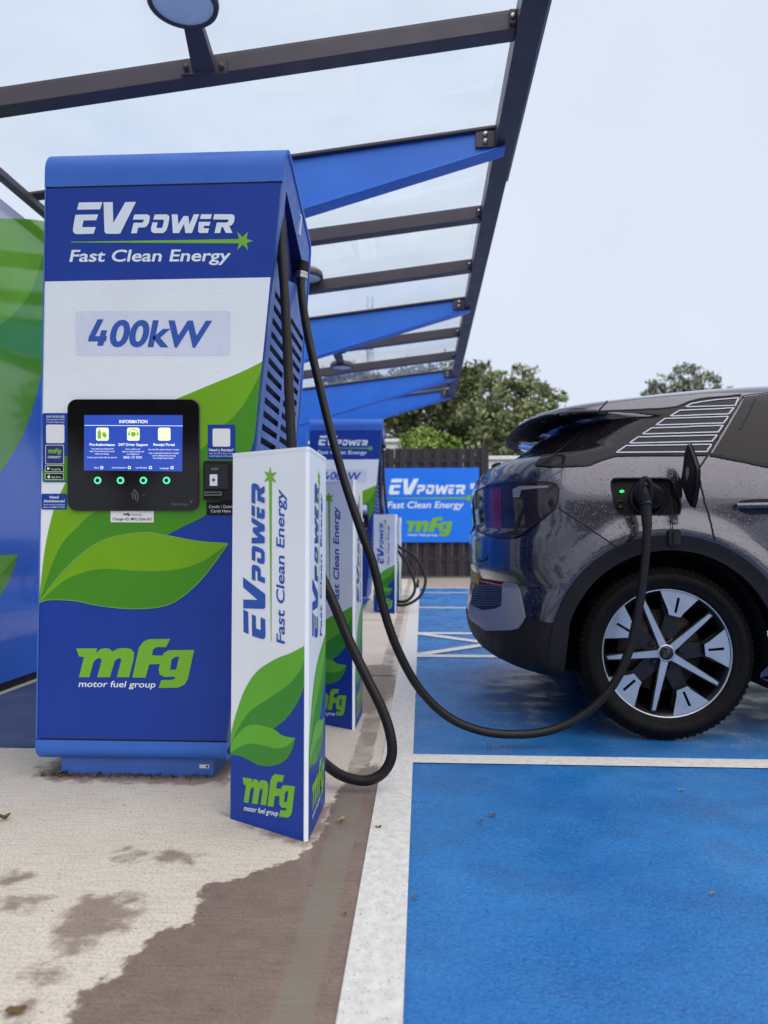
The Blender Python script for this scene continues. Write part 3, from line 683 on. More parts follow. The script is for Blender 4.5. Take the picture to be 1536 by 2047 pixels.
# ------------------------------------------------------------------ bollards (three-sided, printed on every side)
bm, bl, br = gnd(615, 1685), gnd(455, 1635), gnd(658, 1612)
side_len = .315; BH = 1.095
bu = (bl - bm).normalized()
c60 = Matrix.Rotation(-math.radians(60), 3, 'Z')
p0_, p1_ = bm.copy(), bm + bu * side_len; p2_ = bm + (c60 @ bu) * side_len
LFp = Plane(p1_, p0_ - p1_, (0, 0, 1)); RFp = Plane(p0_, p2_ - p0_, (0, 0, 1)); BFp = Plane(p2_, p1_ - p2_, (0, 0, 1))
cen = (p0_ + p1_ + p2_) / 3
for q in (LFp, RFp, BFp):
    if (q.o - cen).dot(q.n) < 0: q.n = -q.n
bo = thing('bollard', (cen.x, cen.y, 0), 'nearest three-sided bollard, white over green leaves and blue, beside the coiled cable', 'bollard', 'printed bollards guarding the chargers')
b = MB(); chm = .012
tri = []
for p, q, r in ((p0_, p1_, p2_), (p1_, p2_, p0_), (p2_, p0_, p1_)):
    tri += [p + (r - p).normalized() * chm, p + (q - p).normalized() * chm]
tri_b = [tri[0], tri[1], tri[2], tri[3], tri[4], tri[5]]
b.prism([Vector((p.x, p.y, .0)) for p in tri_b], (0, 0, BH), 'white')
bd = b
# graphics worked out once on the left face, then repeated on the others
W_ = side_len
px3 = lambda l: [LFp.uv(*CROP3(*p)) for p in l]
ua, ub = .012, W_ - .014
cl = lambda l: [(min(max(u, ua), ub), v) for u, v in l]
A_top = cl(px3(spl([(864, 1028), (880, 950), (905, 850), (945, 740), (1000, 660), (1080, 608), (1150, 580), (1224, 540)], 6)))
A_vein = cl(px3(spl([(864, 1028), (905, 930), (965, 840), (1050, 780), (1130, 725), (1190, 650), (1224, 540)], 6)))
A_low = cl(px3(spl([(1224, 540), (1222, 620), (1206, 720), (1172, 805), (1125, 870), (1070, 915)], 6)))
B_top = cl(px3(spl([(864, 1028), (900, 955), (950, 905), (1000, 897), (1070, 915), (1110, 943), (1166, 955)], 6)))
B_vein = cl(px3(spl([(864, 1028), (910, 1000), (960, 980), (1020, 985), (1080, 1000), (1130, 990), (1166, 955)], 6)))
B_low = cl(px3(spl([(1166, 955), (1155, 1000), (1125, 1050), (1075, 1075), (1010, 1075), (950, 1045), (910, 1030), (864, 1028)], 6)))
A_low = A_low[:-1]
EVB = lambda x, y: (487 + (y - 318) * .2716, 1276 - (x - 222) * .3748 + (y - 400) * .02)
MFB = aff((204, 520), (486, 1545), (722, 735), (591, 1629)); MFB2 = lambda x, y: (MFB(x, y)[0], MFB(x, y)[1] + (x - 463) * .030)
for pl in (LFp, RFp, BFp):
    class Proxy:      # a plane that reads pixels off the left face and lays the drawing on this one
        uv = staticmethod(LFp.uv); to3 = pl.to3
    P_ = Proxy
    tip = A_top[0]
    bd.flat(P_, [[(ua, .0004), (ub, .0004), (ub, .0061), (ua, .0061)]], 'navy', .0005)
    bd.flat(P_, [[(ua, .006)] + [(ub, .006)] + [(ub, A_top[-1][1])] + A_low[1:] + [q for q in B_top[::-1] if q[0] < A_low[-1][0] - .004]], 'navy', .0006)
    bd.flat(P_, [A_top + A_vein[::-1]], 'g3', .0012)
    bd.flat(P_, [A_vein + A_low[1:] + [q for q in B_top[::-1] if q[0] < A_low[-1][0] - .004]], 'g4', .0012)
    bd.flat(P_, [B_top + B_vein[::-1]], 'g3', .0018); bd.flat(P_, [B_vein + B_low], 'g4', .0018)
    put_wordmark(bd, P_, EVB, 'ink', 'gl', .0010, True, 62)
    put_mfg(bd, P_, MFB2, 'gl', 'lav', .0014)
bd.build('sleeve', bo)
b = MB()
ccap = [Vector((p.x, p.y, BH)) for p in tri_b]
b.prism([cen.xy.to_3d() + Vector((0, 0, BH - .004)) + (Vector((p.x, p.y, 0)) - Vector((cen.x, cen.y, 0))) * 1.012 for p in tri_b], (0, 0, .010), 'white')
b.build('cap', bo, bevel=.003)
b2 = gnd(709.5, 1460) - bm; b3 = gnd(792, 1227) - bm
copy_tree(bo, bo.location + Vector((b2.x, b2.y, 0)), 'second three-sided bollard, half hidden right behind the nearest bollard')
copy_tree(bo, bo.location + Vector((b3.x, b3.y, 0)), 'small far three-sided bollard standing left of the blue sign')
copy_tree(bo, bo.location + Vector((b3.x + .012, b3.y + 1.17, 0)), 'farthest bollard, only a white edge peeping out behind the small far bollard')
ch2 = copy_tree(ch, base1 + Vector((.03, 5.98, 0)), 'farther blue and white rapid charger, seen behind the hanging cable')

# ------------------------------------------------------------------ canopy
def zc(x): return 3.05 + .118 * (x - .41)
cn = thing('canopy', (-2.4, 6, 0), 'glazed cantilever canopy with dark rafters and tapering blue beams over the chargers', 'canopy')
DARKY = [.15, 1.15, 2.10, 3.07, 4.90, 5.85, 7.75, 8.75, 10.35]
BLUEY = [1.62, 3.95, 6.78, 9.70, 11.02]
DARKY = [-.75, .2, 1.15, 2.10, 3.07, 4.90, 5.85, 7.75, 8.75, 10.35]; BLUEY = [3.95, 6.78, 9.70, 11.02]
Y0c, Y1c = -.8, 11.12
XB = -2.24
def sloped(mb, x0, x1, y0, y1, d0, u0, d1, u1, m):   # a member across the slope, depths below / above its centre line at both ends
    mb.hexa([(x0, y0, zc(x0) - d0), (x1, y0, zc(x1) - d1), (x1, y1, zc(x1) - d1), (x0, y1, zc(x0) - d0),
             (x0, y0, zc(x0) + u0), (x1, y0, zc(x1) + u1), (x1, y1, zc(x1) + u1), (x0, y1, zc(x0) + u0)], m)
for y in DARKY:
    b = MB(); sloped(b, XB, .405, y - .042, y + .042, .048, .032, .048, .032, 'charcoal'); sloped(b, XB, .405, y - .032, y + .032, -.033, .047, -.033, .047, 'charcoal')
    b.box((.375, y - .058, zc(.39) - .035), (.404, y - .043, zc(.39) + .03), 'charcoal')
    b.lathe([(0, .012), (.011, .012), (.011, 0)], (.389, y - .058, zc(.39) - .005), (0, -1, 0), 'chrome', 10)
    b.build('rafter', cn, bevel=.004)
for y in BLUEY:
    b = MB(); dd = lambda x: .075 + .178 * (.40 - x)
    x0, x1 = -1.95, .41
    sloped(b, x0, x1, y - .012, y + .012, dd(x0), .03, dd(x1), .03, 'beam')
    b.hexa([(x0, y - .055, zc(x0) - dd(x0) - .013), (x1 + .05, y - .055, zc(x1) - dd(x1) - .013), (x1 + .05, y + .055, zc(x1) - dd(x1) - .013), (x0, y + .055, zc(x0) - dd(x0) - .013),
            (x0, y - .055, zc(x0) - dd(x0) - .001), (x1 + .05, y - .055, zc(x1) - dd(x1) - .001), (x1 + .05, y + .055, zc(x1) - dd(x1) - .001), (x0, y + .055, zc(x0) - dd(x0) - .001)], 'beam')
    sloped(b, -2.24, x1 - .005, y - .04, y + .04, -.031, .048, -.031, .048, 'charcoal')
    o = b.build('cantilever_beam', cn, bevel=.003)
    b = MB(); b.box((.30, y - .03, zc(.33) - .06), (.404, y - .0125, zc(.33) + .03), 'charcoal')
    for dz in (-.035, .005): b.lathe([(0, .014), (.013, .014), (.013, 0)], (.352, y - .03, zc(.35) + dz), (0, -1, 0), 'chrome', 10)
    b.build('bracket', o)
    b = MB(); b.box((-1.94, y - .09, 0), (-1.54, y + .09, zc(-1.94) - dd(-1.94) - .016), 'beam'); b.box((-2.0, y - .15, 0), (-1.48, y + .15, .016), 'charcoal')
    b.build('post', cn, bevel=.005)
b = MB(); b.hexa([(.406, Y0c, 2.985), (.515, Y0c, 2.985), (.515, Y1c, 2.985), (.406, Y1c, 2.985), (.406, Y0c, 3.10), (.515, Y0c, 3.11), (.515, Y1c, 3.11), (.406, Y1c, 3.10)], 'charcoal')
b.build('edge_beam', cn, bevel=.004)
b = MB(); b.box((.517, Y0c, 3.03), (.535, 4.42, 3.16), 'fascia'); b.box((.5165, 4.43, 3.07), (.526, Y1c, 3.13), 'fascia'); b.build('fascia', cn, bevel=.002)
b = MB(); b.box((-2.215, Y0c, 2.715), (-2.165, Y1c, 2.755), 'charcoal'); b.build('rear_beam', cn, bevel=.004)
gm = bpy.data.materials.new('canopy_glass'); gm.use_nodes = True; t = gm.node_tree; t.nodes.clear()
o_ = t.nodes.new('ShaderNodeOutputMaterial'); tr = t.nodes.new('ShaderNodeBsdfTransparent'); gs = t.nodes.new('ShaderNodeBsdfGlossy'); df = t.nodes.new('ShaderNodeBsdfTranslucent')
tr.inputs[0].default_value = (.965, .985, .995, 1); gs.inputs['Roughness'].default_value = .03; df.inputs[0].default_value = (.85, .88, .9, 1)
lw = t.nodes.new('ShaderNodeLayerWeight')
m1 = t.nodes.new('ShaderNodeMixShader'); m2 = t.nodes.new('ShaderNodeMixShader')
dirt = mrange(t, noise(t, 2.2, 6), .38, .75, .02, .14); dots = mrange(t, noise(t, 38, 1), .74, .78, 0, .12)
L = t.links.new; L(math_(t, 'MAXIMUM', dirt, dots), m1.inputs[0]); L(tr.outputs[0], m1.inputs[1]); L(df.outputs[0], m1.inputs[2])
fz = math_(t, 'ADD', math_(t, 'MULTIPLY', math_(t, 'POWER', lw.outputs['Facing'], 5.0), .6), .025); L(fz, m2.inputs[0]); L(m1.outputs[0], m2.inputs[1]); L(gs.outputs[0], m2.inputs[2]); L(m2.outputs[0], o_.inputs[0])
M['canopyglass'] = gm
ys = sorted(DARKY + BLUEY)
for ya, yb in zip(ys[:-1], ys[1:]):
    b = MB(); e0 = .051
    b.hexa([(-2.25, ya + .004, zc(-2.25) + e0), (.402, ya + .004, zc(.402) + e0), (.402, yb - .004, zc(.402) + e0), (-2.25, yb - .004, zc(-2.25) + e0),
            (-2.25, ya + .004, zc(-2.25) + e0 + .008), (.402, ya + .004, zc(.402) + e0 + .008), (.402, yb - .004, zc(.402) + e0 + .008), (-2.25, yb - .004, zc(-2.25) + e0 + .008)], 'canopyglass')
    b.build('glass_pane', cn)
# lamps bolted to the rafters
def lamp(px, py, yr, yl, x, label):
    z0 = zc(x) - .02
    th = thing('canopy_lamp', (x, yr, z0), label, 'lamp', 'round lamps under the canopy')
    sgn = 1 if yl > yr else -1
    P = atY(px, py, yl); zl = P.z
    b = MB(); b.lathe([(0, .06), (.115, .06), (.132, .045), (.139, .012), (.135, -.006), (.120, -.010), (.117, -.003)], P, (0, 0, 1), 'charcoal', 40); b.build('housing', th)
    b = MB(); b.lathe([(0, -.006), (.08, -.005), (.1165, -.001)], P, (0, 0, 1), 'lens', 40); b.build('lens', th)
    b = MB(); ya = yr + sgn * .043; yb = yl - sgn * .10
    xa = x
    b.hexa([(xa - .05, ya, z0 - .02), (xa + .05, ya, z0 - .02), (P.x + .036, yb, zl + .01), (P.x - .036, yb, zl + .01), (xa - .05, ya, z0 + .03), (xa + .05, ya, z0 + .03), (P.x + .036, yb, zl + .045), (P.x - .036, yb, zl + .045)], 'charcoal')
    b.box((xa - .10, min(ya, ya + sgn * .008), z0 - .028), (xa + .10, max(ya, ya + sgn * .008), z0 + .035), 'charcoal')
    for s_ in (-1, 1): b.lathe([(0, .016), (.012, .016), (.012, 0)], (xa + s_ * .078, ya + sgn * .008, z0), (0, sgn, 0), 'charcoal', 10)
    b.build('arm', th)
    b = MB()
q = atY(415, 130, 3.07); lamp(366, 8, 3.07, 2.72, q.x, 'large round grey lamp on a short arm above the nearest charger')
q = atY(655, 568, 5.85); lamp(612, 556, 5.85, 5.70, atY(600, 585, 5.85).x, 'round lamp peeping out behind the right edge of the nearest charger')
lamp(684, 735, 7.75, 8.25, atY(672, 705, 7.75).x, 'small round lamp hanging low between the far blue beams')

# ------------------------------------------------------------------ graphic wall at the back of the canopy
WX = -2.285
wl = thing('display_wall', (WX, 7, 0), 'glossy blue wall with large green leaves behind the nearest charger', 'wall')
WP = Plane((WX, 0, 0), (0, 1, 0), (0, 0, 1))
if WP.n.x < 0: WP.n = -WP.n
b = MB(); b.box((WX - .10, 2.2, .05), (WX, 12, 2.685), 'wallblue')
wz = lambda l: [(min(max(u, 2.21), 11.9), v) for u, v in (WP.uv(*p) for p in l)]
gt = wz([(-330, 425), (-150, 431), (0, 436.5), (60, 438), (88, 442), (130, 452), (180, 480)])
gb = wz(spl([(180, 520), (140, 610), (110, 680), (86, 735), (70, 800), (45, 870), (0, 945), (-80, 1040), (-330, 1200)], 5))
gmid = wz(spl([(110, 446), (86, 512), (61, 583), (30, 624), (0, 649), (-80, 700), (-330, 800)], 5))
b.flat(WP, [[(2.21, 2.68), (11.9, 2.68), (11.9, 2.2), (6, 2.2)] + gt[::-1]], 'wallw', .001)
b.flat(WP, [gt + gb], 'wallg2', .002)
b.flat(WP, [gt[:5] + gmid], 'wallg1', .003)
b.flat(WP, [wz([(-200, 1100), (0, 1110), (36, 1108), (22, 1150), (0, 1196), (-200, 1400)])], 'wallg1', .002)
b.flat(WP, [wz([(36, 1108), (22, 1150), (0, 1196), (-200, 1400), (-200, 1330), (0, 1150)])], 'wallg2', .003)
b.build('panel', wl)
b = MB(); b.box((WX - .09, 2.2, 0), (WX - .02, 12, .049), 'blackm'); b.build('base_rail', wl)

# ------------------------------------------------------------------ fence, sign, buildings
FY = 15.1
fc = thing('fence', (.1, FY, 0), 'dark stained timber fence of upright boards behind the blue sign', 'fence')
b = MB(); x = -3.2; i = 0
while x < 1.30:
    yy = FY if i % 2 else FY + .045
    h = 2.70 + rnd.uniform(-.012, .012)
    b.box((x, yy, .04), (x + (.135 if i % 2 == 0 else .115), yy + .02, h), 'fence'); x += .112 + (.012 if i % 2 else .004); i += 1
b.build('board_panel', fc)
for z_ in (.35, 1.4, 2.4):
    b = MB(); b.box((-3.2, FY + .021, z_), (1.36, FY + .044, z_ + .09), 'fence'); b.build('rail', fc)
for x in (-3.2, -.95, 1.30):
    b = MB(); b.box((x, FY + .07, 0), (x + .1, FY + .17, 2.74), 'fence'); b.build('post', fc)
sg = thing('wall_sign', (.2, FY - .05, .74), 'bright blue rectangular sign with white and green lettering fixed to the dark fence', 'sign')
SG = Plane((0, FY - .06, 0), (1, 0, 0), (0, 0, 1))
if SG.n.y > 0: SG.n = -SG.n
b = MB(); q0, q1 = SG.uv(767, 1084), SG.uv(958, 935)
b.box((q0[0], FY - .06, q0[1]), (q1[0], FY - .005, q1[1]), 'signb')
put_wordmark(b, SG, aff((222, 318), (778, 957), (1050, 481), (931, 988.5)), 'lav', 'gl', .004, True, 70)
put_mfg(b, SG, aff((204, 520), (813, 1034), (722, 735), (905, 1072)), 'gl', 'lav', .004)
b.flat(SG, [[SG.uv(*p) for p in ((940, 967), (953, 965), (954, 976), (941, 978))]], 'plate', .004)
b.build('panel', sg)
def shed(name, x0, x1, y0, y1, h, label, cat):
    r = thing(name, ((x0 + x1) / 2, y0, 0), label, cat)
    b = MB(); b.box((x0, y0, 0), (x1, y1, h), 'render'); b.build('wall', r)
    b = MB(); b.box((x0 - .06, y0 - .06, h + .002), (x1 + .06, y1 + .06, h + .10), 'paper'); b.build('roof', r, bevel=.02)
    b = MB(); zz_ = h - .35
    for k in range(4): b.box((x0 + .05, y0 - .012, zz_ + k * .07), (x1 - .05, y0 - .002, zz_ + k * .07 + .05), 'paper')
    b.build('vent', r)
shed('outbuilding', -1.05, -.62, 19, 21, 3.33, 'small white flat topped structure just above the fence, right of the farther charger', 'building')
shed('garage', 1.55, 4.6, 18, 22, 2.75, 'low white building between the fence end and the car', 'building')
pl_ = thing('lamp_pole', (*atY(737, 850, 30.).xy, 0), 'pale tall pole seen through the canopy glass', 'pole')
b = MB(); b.tube([(pl_.location.x, 30, 0), (pl_.location.x, 30, 8.7)], .11, 'pole', 12, rf=lambda t: .12 - .03 * t); b.build('shaft', pl_)
b = MB(); b.box((pl_.location.x - .45, 29.85, 8.7), (pl_.location.x + .2, 30.15, 8.8), 'pole'); b.build('lamp_head', pl_, bevel=.02)
mt_ = thing('lattice_mast', (*atY(740, 850, 90.).xy, 0), 'thin lattice mast far off, seen through the canopy glass', 'mast')
b = MB(); mx_, my_ = mt_.location.x, 90.
for sx in (-1, 1):
    for sy in (-1, 1): b.tube([(mx_ + sx * .5, my_ + sy * .5, 0), (mx_ + sx * .3, my_ + sy * .3, 31)], .06, 'pole', 6)
for k in range(28):
    z0, z1 = 2 + k, 3 + k; s_ = 1 if k % 2 else -1
    b.tube([(mx_ - .42 * s_, my_ - .4, z0), (mx_ + .42 * s_, my_ - .4, z1)], .035, 'pole', 5)
b.build('frame', mt_)

# ------------------------------------------------------------------ trees
def leafmat(name, c):
    m = mat(name, c, .6, var=.45, scale=3.0, rvar=0); b_ = m.node_tree.nodes['Principled BSDF']
    b_.inputs['Subsurface Weight'].default_value = 0; return m
LV = {'dark': [leafmat('leaf_deep', (0.060, 0.073, 0.024)), leafmat('leaf_mid', (0.111, 0.137, 0.042)), leafmat('leaf_olive', (0.187, 0.206, 0.075))],
      'mid': [leafmat('leaf_dark', (0.099, 0.121, 0.042)), leafmat('leaf_green', (0.209, 0.246, 0.093)), leafmat('leaf_pale', (0.343, 0.370, 0.172))],  # leaf tones, picked at random for each clump
      'lite': [leafmat('leaf_fresh', (0.162, 0.252, 0.036)), leafmat('leaf_bright', (0.270, 0.396, 0.064)), leafmat('leaf_yellow', (0.370, 0.470, 0.118))],
      'grey': [leafmat('leaf_grey', (0.160, 0.181, 0.119)), leafmat('leaf_sage', (0.266, 0.293, 0.199)), leafmat('leaf_dust', (0.399, 0.426, 0.293))]}
def tree(name, loc, label, cat, blobs, kind, size, density, trunk, seed, group=None):
    r = thing(name, loc, label, cat, group); g = np.random.default_rng(seed); L0 = Vector(loc)
    b = MB(); hub = None
    if trunk:
        rt, ht = trunk; top = L0 + Vector((0, 0, ht))
        b.tube(spl([tuple(L0), tuple(L0 + Vector((.08, .05, ht * .5))), tuple(top)], 5), rt, 'bark', 9, rf=lambda t: rt * (1 - .45 * t))
        for (cx, cy, cz, rx, rz) in blobs:
            c = L0 + Vector((cx, cy, cz)); md = top.lerp(c, .5) + Vector((0, 0, -.12 * (c - top).length))
            b.tube(spl([tuple(top - Vector((0, 0, .2))), tuple(md), tuple(c)], 5), rt, 'bark', 6, rf=lambda t: rt * (.5 - .4 * t))
            for k in range(4):
                e = c + Vector(g.normal(0, 1, 3)) * rx * .45; b.tube([c.lerp(top, .3), c.lerp(e, .5), e], rt, 'bark', 4, rf=lambda t: rt * (.18 - .13 * t))
    else: b.tube([tuple(L0), tuple(L0 + Vector((0, 0, blobs[0][2])))], .04, 'bark', 6)
    b.build('trunk', r)
    b = MB(); V = []; Fc = []; Mi = []
    mats = LV[kind]
    for (cx, cy, cz, rx, rz) in blobs:
        nclump = max(10, int(density * rx * rx * 60))
        for _ in range(nclump):
            d = g.normal(0, 1, 3); d /= np.linalg.norm(d); rr = g.uniform(.35, 1.03) ** .6
            c = np.array([cx + d[0] * rx * rr, cy + d[1] * rx * rr, cz + d[2] * rz * rr])
            mi = g.choice(3, p=(.34, .42, .24)); cr = rx * g.uniform(.10, .24)
            nl = int(g.uniform(14, 30))
            P = c + g.normal(0, 1, (nl, 3)) * cr * np.array([1, 1, .62])
            for p in P:
                a = g.normal(0, 1, 3); a /= np.linalg.norm(a); q = np.cross(a, g.normal(0, 1, 3)); q /= np.linalg.norm(q)
                s_ = size * g.uniform(.55, 1.25); o = len(V)
                V += [p - a * s_, p + q * s_ * .45, p + a * s_, p - q * s_ * .45 + np.cross(a, q) * s_ * .2]; Fc.append((o, o + 1, o + 2, o + 3)); Mi.append(mi)
    for m in mats: b.mi(m)
    V = np.array(V) + np.array(loc)
    b.v = [tuple(x) for x in V]; b.f = Fc; b.m = Mi; b.sm = [False] * len(Fc)
    b.build('crown', r); return r
def px_at(x, y, Y):
    p = atY(x, y, Y); return p.x, p.z
def blobs_px(cx0, Y, lst):   # crown masses read off the photograph at their own distance
    out = []
    for x, y, r in lst:
        X, Z = px_at(x, y, Y); rr = r * Y / F; out.append((X - cx0, rnd.uniform(-.5, .5) * rr, Z, rr, rr * .85))
    return out
XA = px_at(850, 900, 26)[0]
tA = tree('broadleaf_tree', (XA, 26, 0), 'dark broad tree behind the fence, under the far end of the canopy', 'tree', blobs_px(XA, 26, [(700, 775, 55), (770, 800, 60), (830, 775, 62), (900, 790, 66), (955, 755, 42), (860, 860, 70), (940, 850, 70), (760, 870, 65), (1000, 880, 60), (680, 840, 60)]), 'dark', .105, 1.45, (.28, 2.6), 1, 'trees beyond the fence')
XB_ = px_at(1030, 900, 23)[0]
tB = tree('broadleaf_tree', (XB_, 23, 0), 'pale green tree with a ragged crown left of the car roof', 'tree', blobs_px(XB_, 23, [(1000, 775, 38), (1045, 760, 34), (1075, 790, 40), (1015, 825, 50), (1085, 835, 45), (960, 830, 42), (1050, 880, 55), (980, 885, 45), (1108, 795, 20), (1120, 850, 30)]), 'mid', .09, 1.6, (.22, 2.4), 2, 'trees beyond the fence')
XC = px_at(1370, 900, 28)[0]
tC = tree('broadleaf_tree', (XC, 28, 0), 'thin topped grey green tree rising behind the car roof', 'tree', blobs_px(XC, 28, [(1330, 775, 34), (1370, 755, 30), (1410, 765, 34), (1350, 815, 50), (1410, 820, 48), (1300, 785, 18), (1440, 785, 18), (1375, 860, 60)]), 'grey', .09, 1.1, (.25, 2.6), 3, 'trees beyond the fence')
XD = px_at(860, 900, 17)[0]
tree('shrub', (XD, 17, 0), 'bright yellow green shrub showing above the fence top', 'shrub', blobs_px(XD, 17, [(825, 880, 22), (850, 868, 20), (880, 882, 20), (905, 888, 16), (850, 905, 30), (890, 910, 30), (830, 940, 40), (890, 950, 40)]), 'lite', .055, 14, None, 4)
for k, (x, y, rz) in enumerate(((-9, -17, .4), (-2.5, -19, 1.9), (5, -17.5, 3.3), (11, -19, 4.9), (17, -17, 2.2))):  # unseen trees added behind the camera to darken reflections in the car
    t_ = copy_tree((tA, tB)[k % 2], (x, y, 0), 'unseen broad tree added behind the viewer to darken car reflections'); t_.rotation_euler = (0, 0, rz); t_['group'] = 'unseen trees added for car reflections'

# ------------------------------------------------------------------ car
Y0 = 3.05; HW = .935; YC = Y0 + HW
class Tab:      # monotone cubic table
    def __init__(s, pts):
        s.x = np.array([p[0] for p in pts]); s.y = np.array([p[1] for p in pts])
        h = np.diff(s.x); d = np.diff(s.y) / h; m = np.zeros(len(s.x)); m[0], m[-1] = d[0], d[-1]
        for i in range(1, len(d)):
            if d[i - 1] * d[i] > 0:
                w1, w2 = 2 * h[i] + h[i - 1], h[i] + 2 * h[i - 1]; m[i] = (w1 + w2) / (w1 / d[i - 1] + w2 / d[i])
        s.m = m; s.h = h
    def __call__(s, v):
        v = min(max(v, s.x[0]), s.x[-1]); i = min(max(int(np.searchsorted(s.x, v)) - 1, 0), len(s.h) - 1)
        t = (v - s.x[i]) / s.h[i]; h = s.h[i]
        return float((2 * t ** 3 - 3 * t * t + 1) * s.y[i] + (t ** 3 - 2 * t * t + t) * h * s.m[i] + (-2 * t ** 3 + 3 * t * t) * s.y[i + 1] + (t ** 3 - t * t) * h * s.m[i + 1])
ZB, ZT = .235, 1.612
XR = Tab([(.235, .50), (.25, .42), (.27, .35), (.31, .288), (.355, .264), (.44, .255), (.50, .262), (.60, .284), (.63, .296), (.66, .283), (.72, .268), (.83, .270), (.86, .276), (.885, .290), (.92, .296), (1.0, .290), (1.08, .289), (1.13, .296), (1.17, .315), (1.20, .35), (1.222, .42), (1.24, .475), (1.26, .505), (1.33, .60), (1.372, .655), (1.388, .52), (1.40, .49), (1.425, .492), (1.445, .52), (1.468, .63), (1.50, .83), (1.53, 1.06), (1.56, 1.40), (1.58, 1.64), (1.60, 2.0), (1.612, 2.42)])
XFt = Tab([(.20, 4.3), (.3, 4.55), (.5, 4.66), (.7, 4.66), (.85, 4.60), (.93, 4.48), (.98, 4.25), (1.02, 3.9), (1.06, 3.55), (1.2, 3.3), (1.4, 2.98), (1.5, 2.82), (1.56, 2.70), (1.60, 2.56), (1.612, 2.46)])
WT = Tab([(.20, .885), (.30, .905), (.45, .925), (.62, .935), (.85, .935), (.97, .930), (1.06, .918), (1.14, .897), (1.20, .872), (1.30, .827), (1.40, .775), (1.45, .742), (1.49, .704), (1.52, .655), (1.55, .575), (1.58, .44), (1.60, .27), (1.612, .004)])
LT = Tab([(.20, .34), (1.0, .34), (1.17, .36), (1.25, .44), (1.37, .46), (1.39, .34), (1.44, .40), (1.50, .62), (1.612, .7)])
NP = 2.6; QC = .5; XM = 2.44
xw, zw = 1.019, .362
def phi_(q): return q * q / (2 * QC) if q < QC else q - QC / 2
def qinv(d):
    d = max(d, 0); return math.sqrt(2 * QC * d) if d < QC / 2 else d + QC / 2
def yoff(d, z, L_): 
    t = min(max(d / L_, 0), 1); return WT(z) * max(0, 1 - (1 - t) ** NP) ** (1 / NP)
def flare(x, z, cx):
    r = math.hypot(x - cx, z - zw)
    return .016 * math.exp(-((r - .515) / .05) ** 2) + .010 / (1 + math.exp(min((r - .53) / .025, 40)))
def ysurf(x, z, front=False):
    d = (XFt(z) - x) if front else (x - XR(z)); wv = yoff(d, z, LT(z) if not front else .5)
    cx = xw + 2.77 if front else xw
    return YC - wv - flare(x, z, cx) * min(1, wv / .85)
def sq(q, z, front=False):
    x = XFt(z) - phi_(q) if front else XR(z) + phi_(q)
    return Vector((x, ysurf(x, z, front), z))
def snorm(q, z, front=False):
    e_ = .006; z0, z1 = max(z - e_, ZB), min(z + e_, ZT); q0_, q1_ = max(q - e_, 0), q + e_
    a = sq(q1_, z, front) - sq(q0_, z, front); c = sq(q, z1, front) - sq(q, z0, front); n = a.cross(c)
    if n.length < 1e-9: return Vector((0, -1, 0))
    n.normalize()
    if front: n = -n
    return n
def on_car(px, py):
    d = ray(px, py); prev = None; best = None
    for i in range(150):
        Y = 2.95 + i * .009; p = EYE + d * (Y / d.y); z = min(max(p.z, ZB), ZT)
        gap = (p.x - XR(z))
        if best is None or gap > best[0]: best = (gap, p.x, z)
        if gap > 0 and Y > ysurf(p.x, z):
            return max(p.x, XR(z)), z
    return XR(best[2]) + 1e-4, best[2]
def toq(x, z, front=False): return (qinv(XFt(z) - x if front else x - XR(z)), z)
def densify(l, step, closed=True):
    out = []; n = len(l)
    for i in range(n if closed else n - 1):
        a, c = l[i], l[(i + 1) % n]; k = max(1, int(math.hypot(c[0] - a[0], c[1] - a[1]) / step))
        out += [(a[0] + (c[0] - a[0]) * j / k, a[1] + (c[1] - a[1]) * j / k) for j in range(k)]
    return out if closed else out + [l[-1]]
def pin(p, poly):
    x, y = p; r = False; n = len(poly)
    for i in range(n):
        (x0, y0), (x1, y1) = poly[i], poly[(i + 1) % n]
        if (y0 > y) != (y1 > y) and x < (x1 - x0) * (y - y0) / (y1 - y0) + x0: r = not r
    return r
def cdt_fill(outer, holes, step, extra_z=()):
    A = np.array(outer); lo, hi = A.min(0), A.max(0); pts = []; edges = []
    for l in [outer] + holes:
        o = len(pts); n = len(l); pts += [tuple(p) for p in l]; edges += [(o + i, o + (i + 1) % n) for i in range(n)]
    B = np.array(pts)
    zs = list(np.arange(lo[1] + step[1] / 2, hi[1], step[1])) + [z for z in extra_z if lo[1] < z < hi[1]]
    for z in zs:
        for q in np.arange(lo[0] + step[0] / 2, hi[0], step[0]):
            p = (q, z)
            if pin(p, outer) and not any(pin(p, h) for h in holes) and np.min(np.hypot((B[:, 0] - q) / step[0], (B[:, 1] - z) / step[1])) > .45: pts.append(p)
    v, e_, f, *_ = delaunay_2d_cdt([Vector(p) for p in pts], edges, [], 1, 1e-6)
    v = [tuple(p) for p in v]
    f = [t for t in f if not any(pin((sum(v[i][0] for i in t) / len(t), sum(v[i][1] for i in t) / len(t)), h) for h in holes) and pin((sum(v[i][0] for i in t) / len(t), sum(v[i][1] for i in t) / len(t)), outer)]
    return v, f
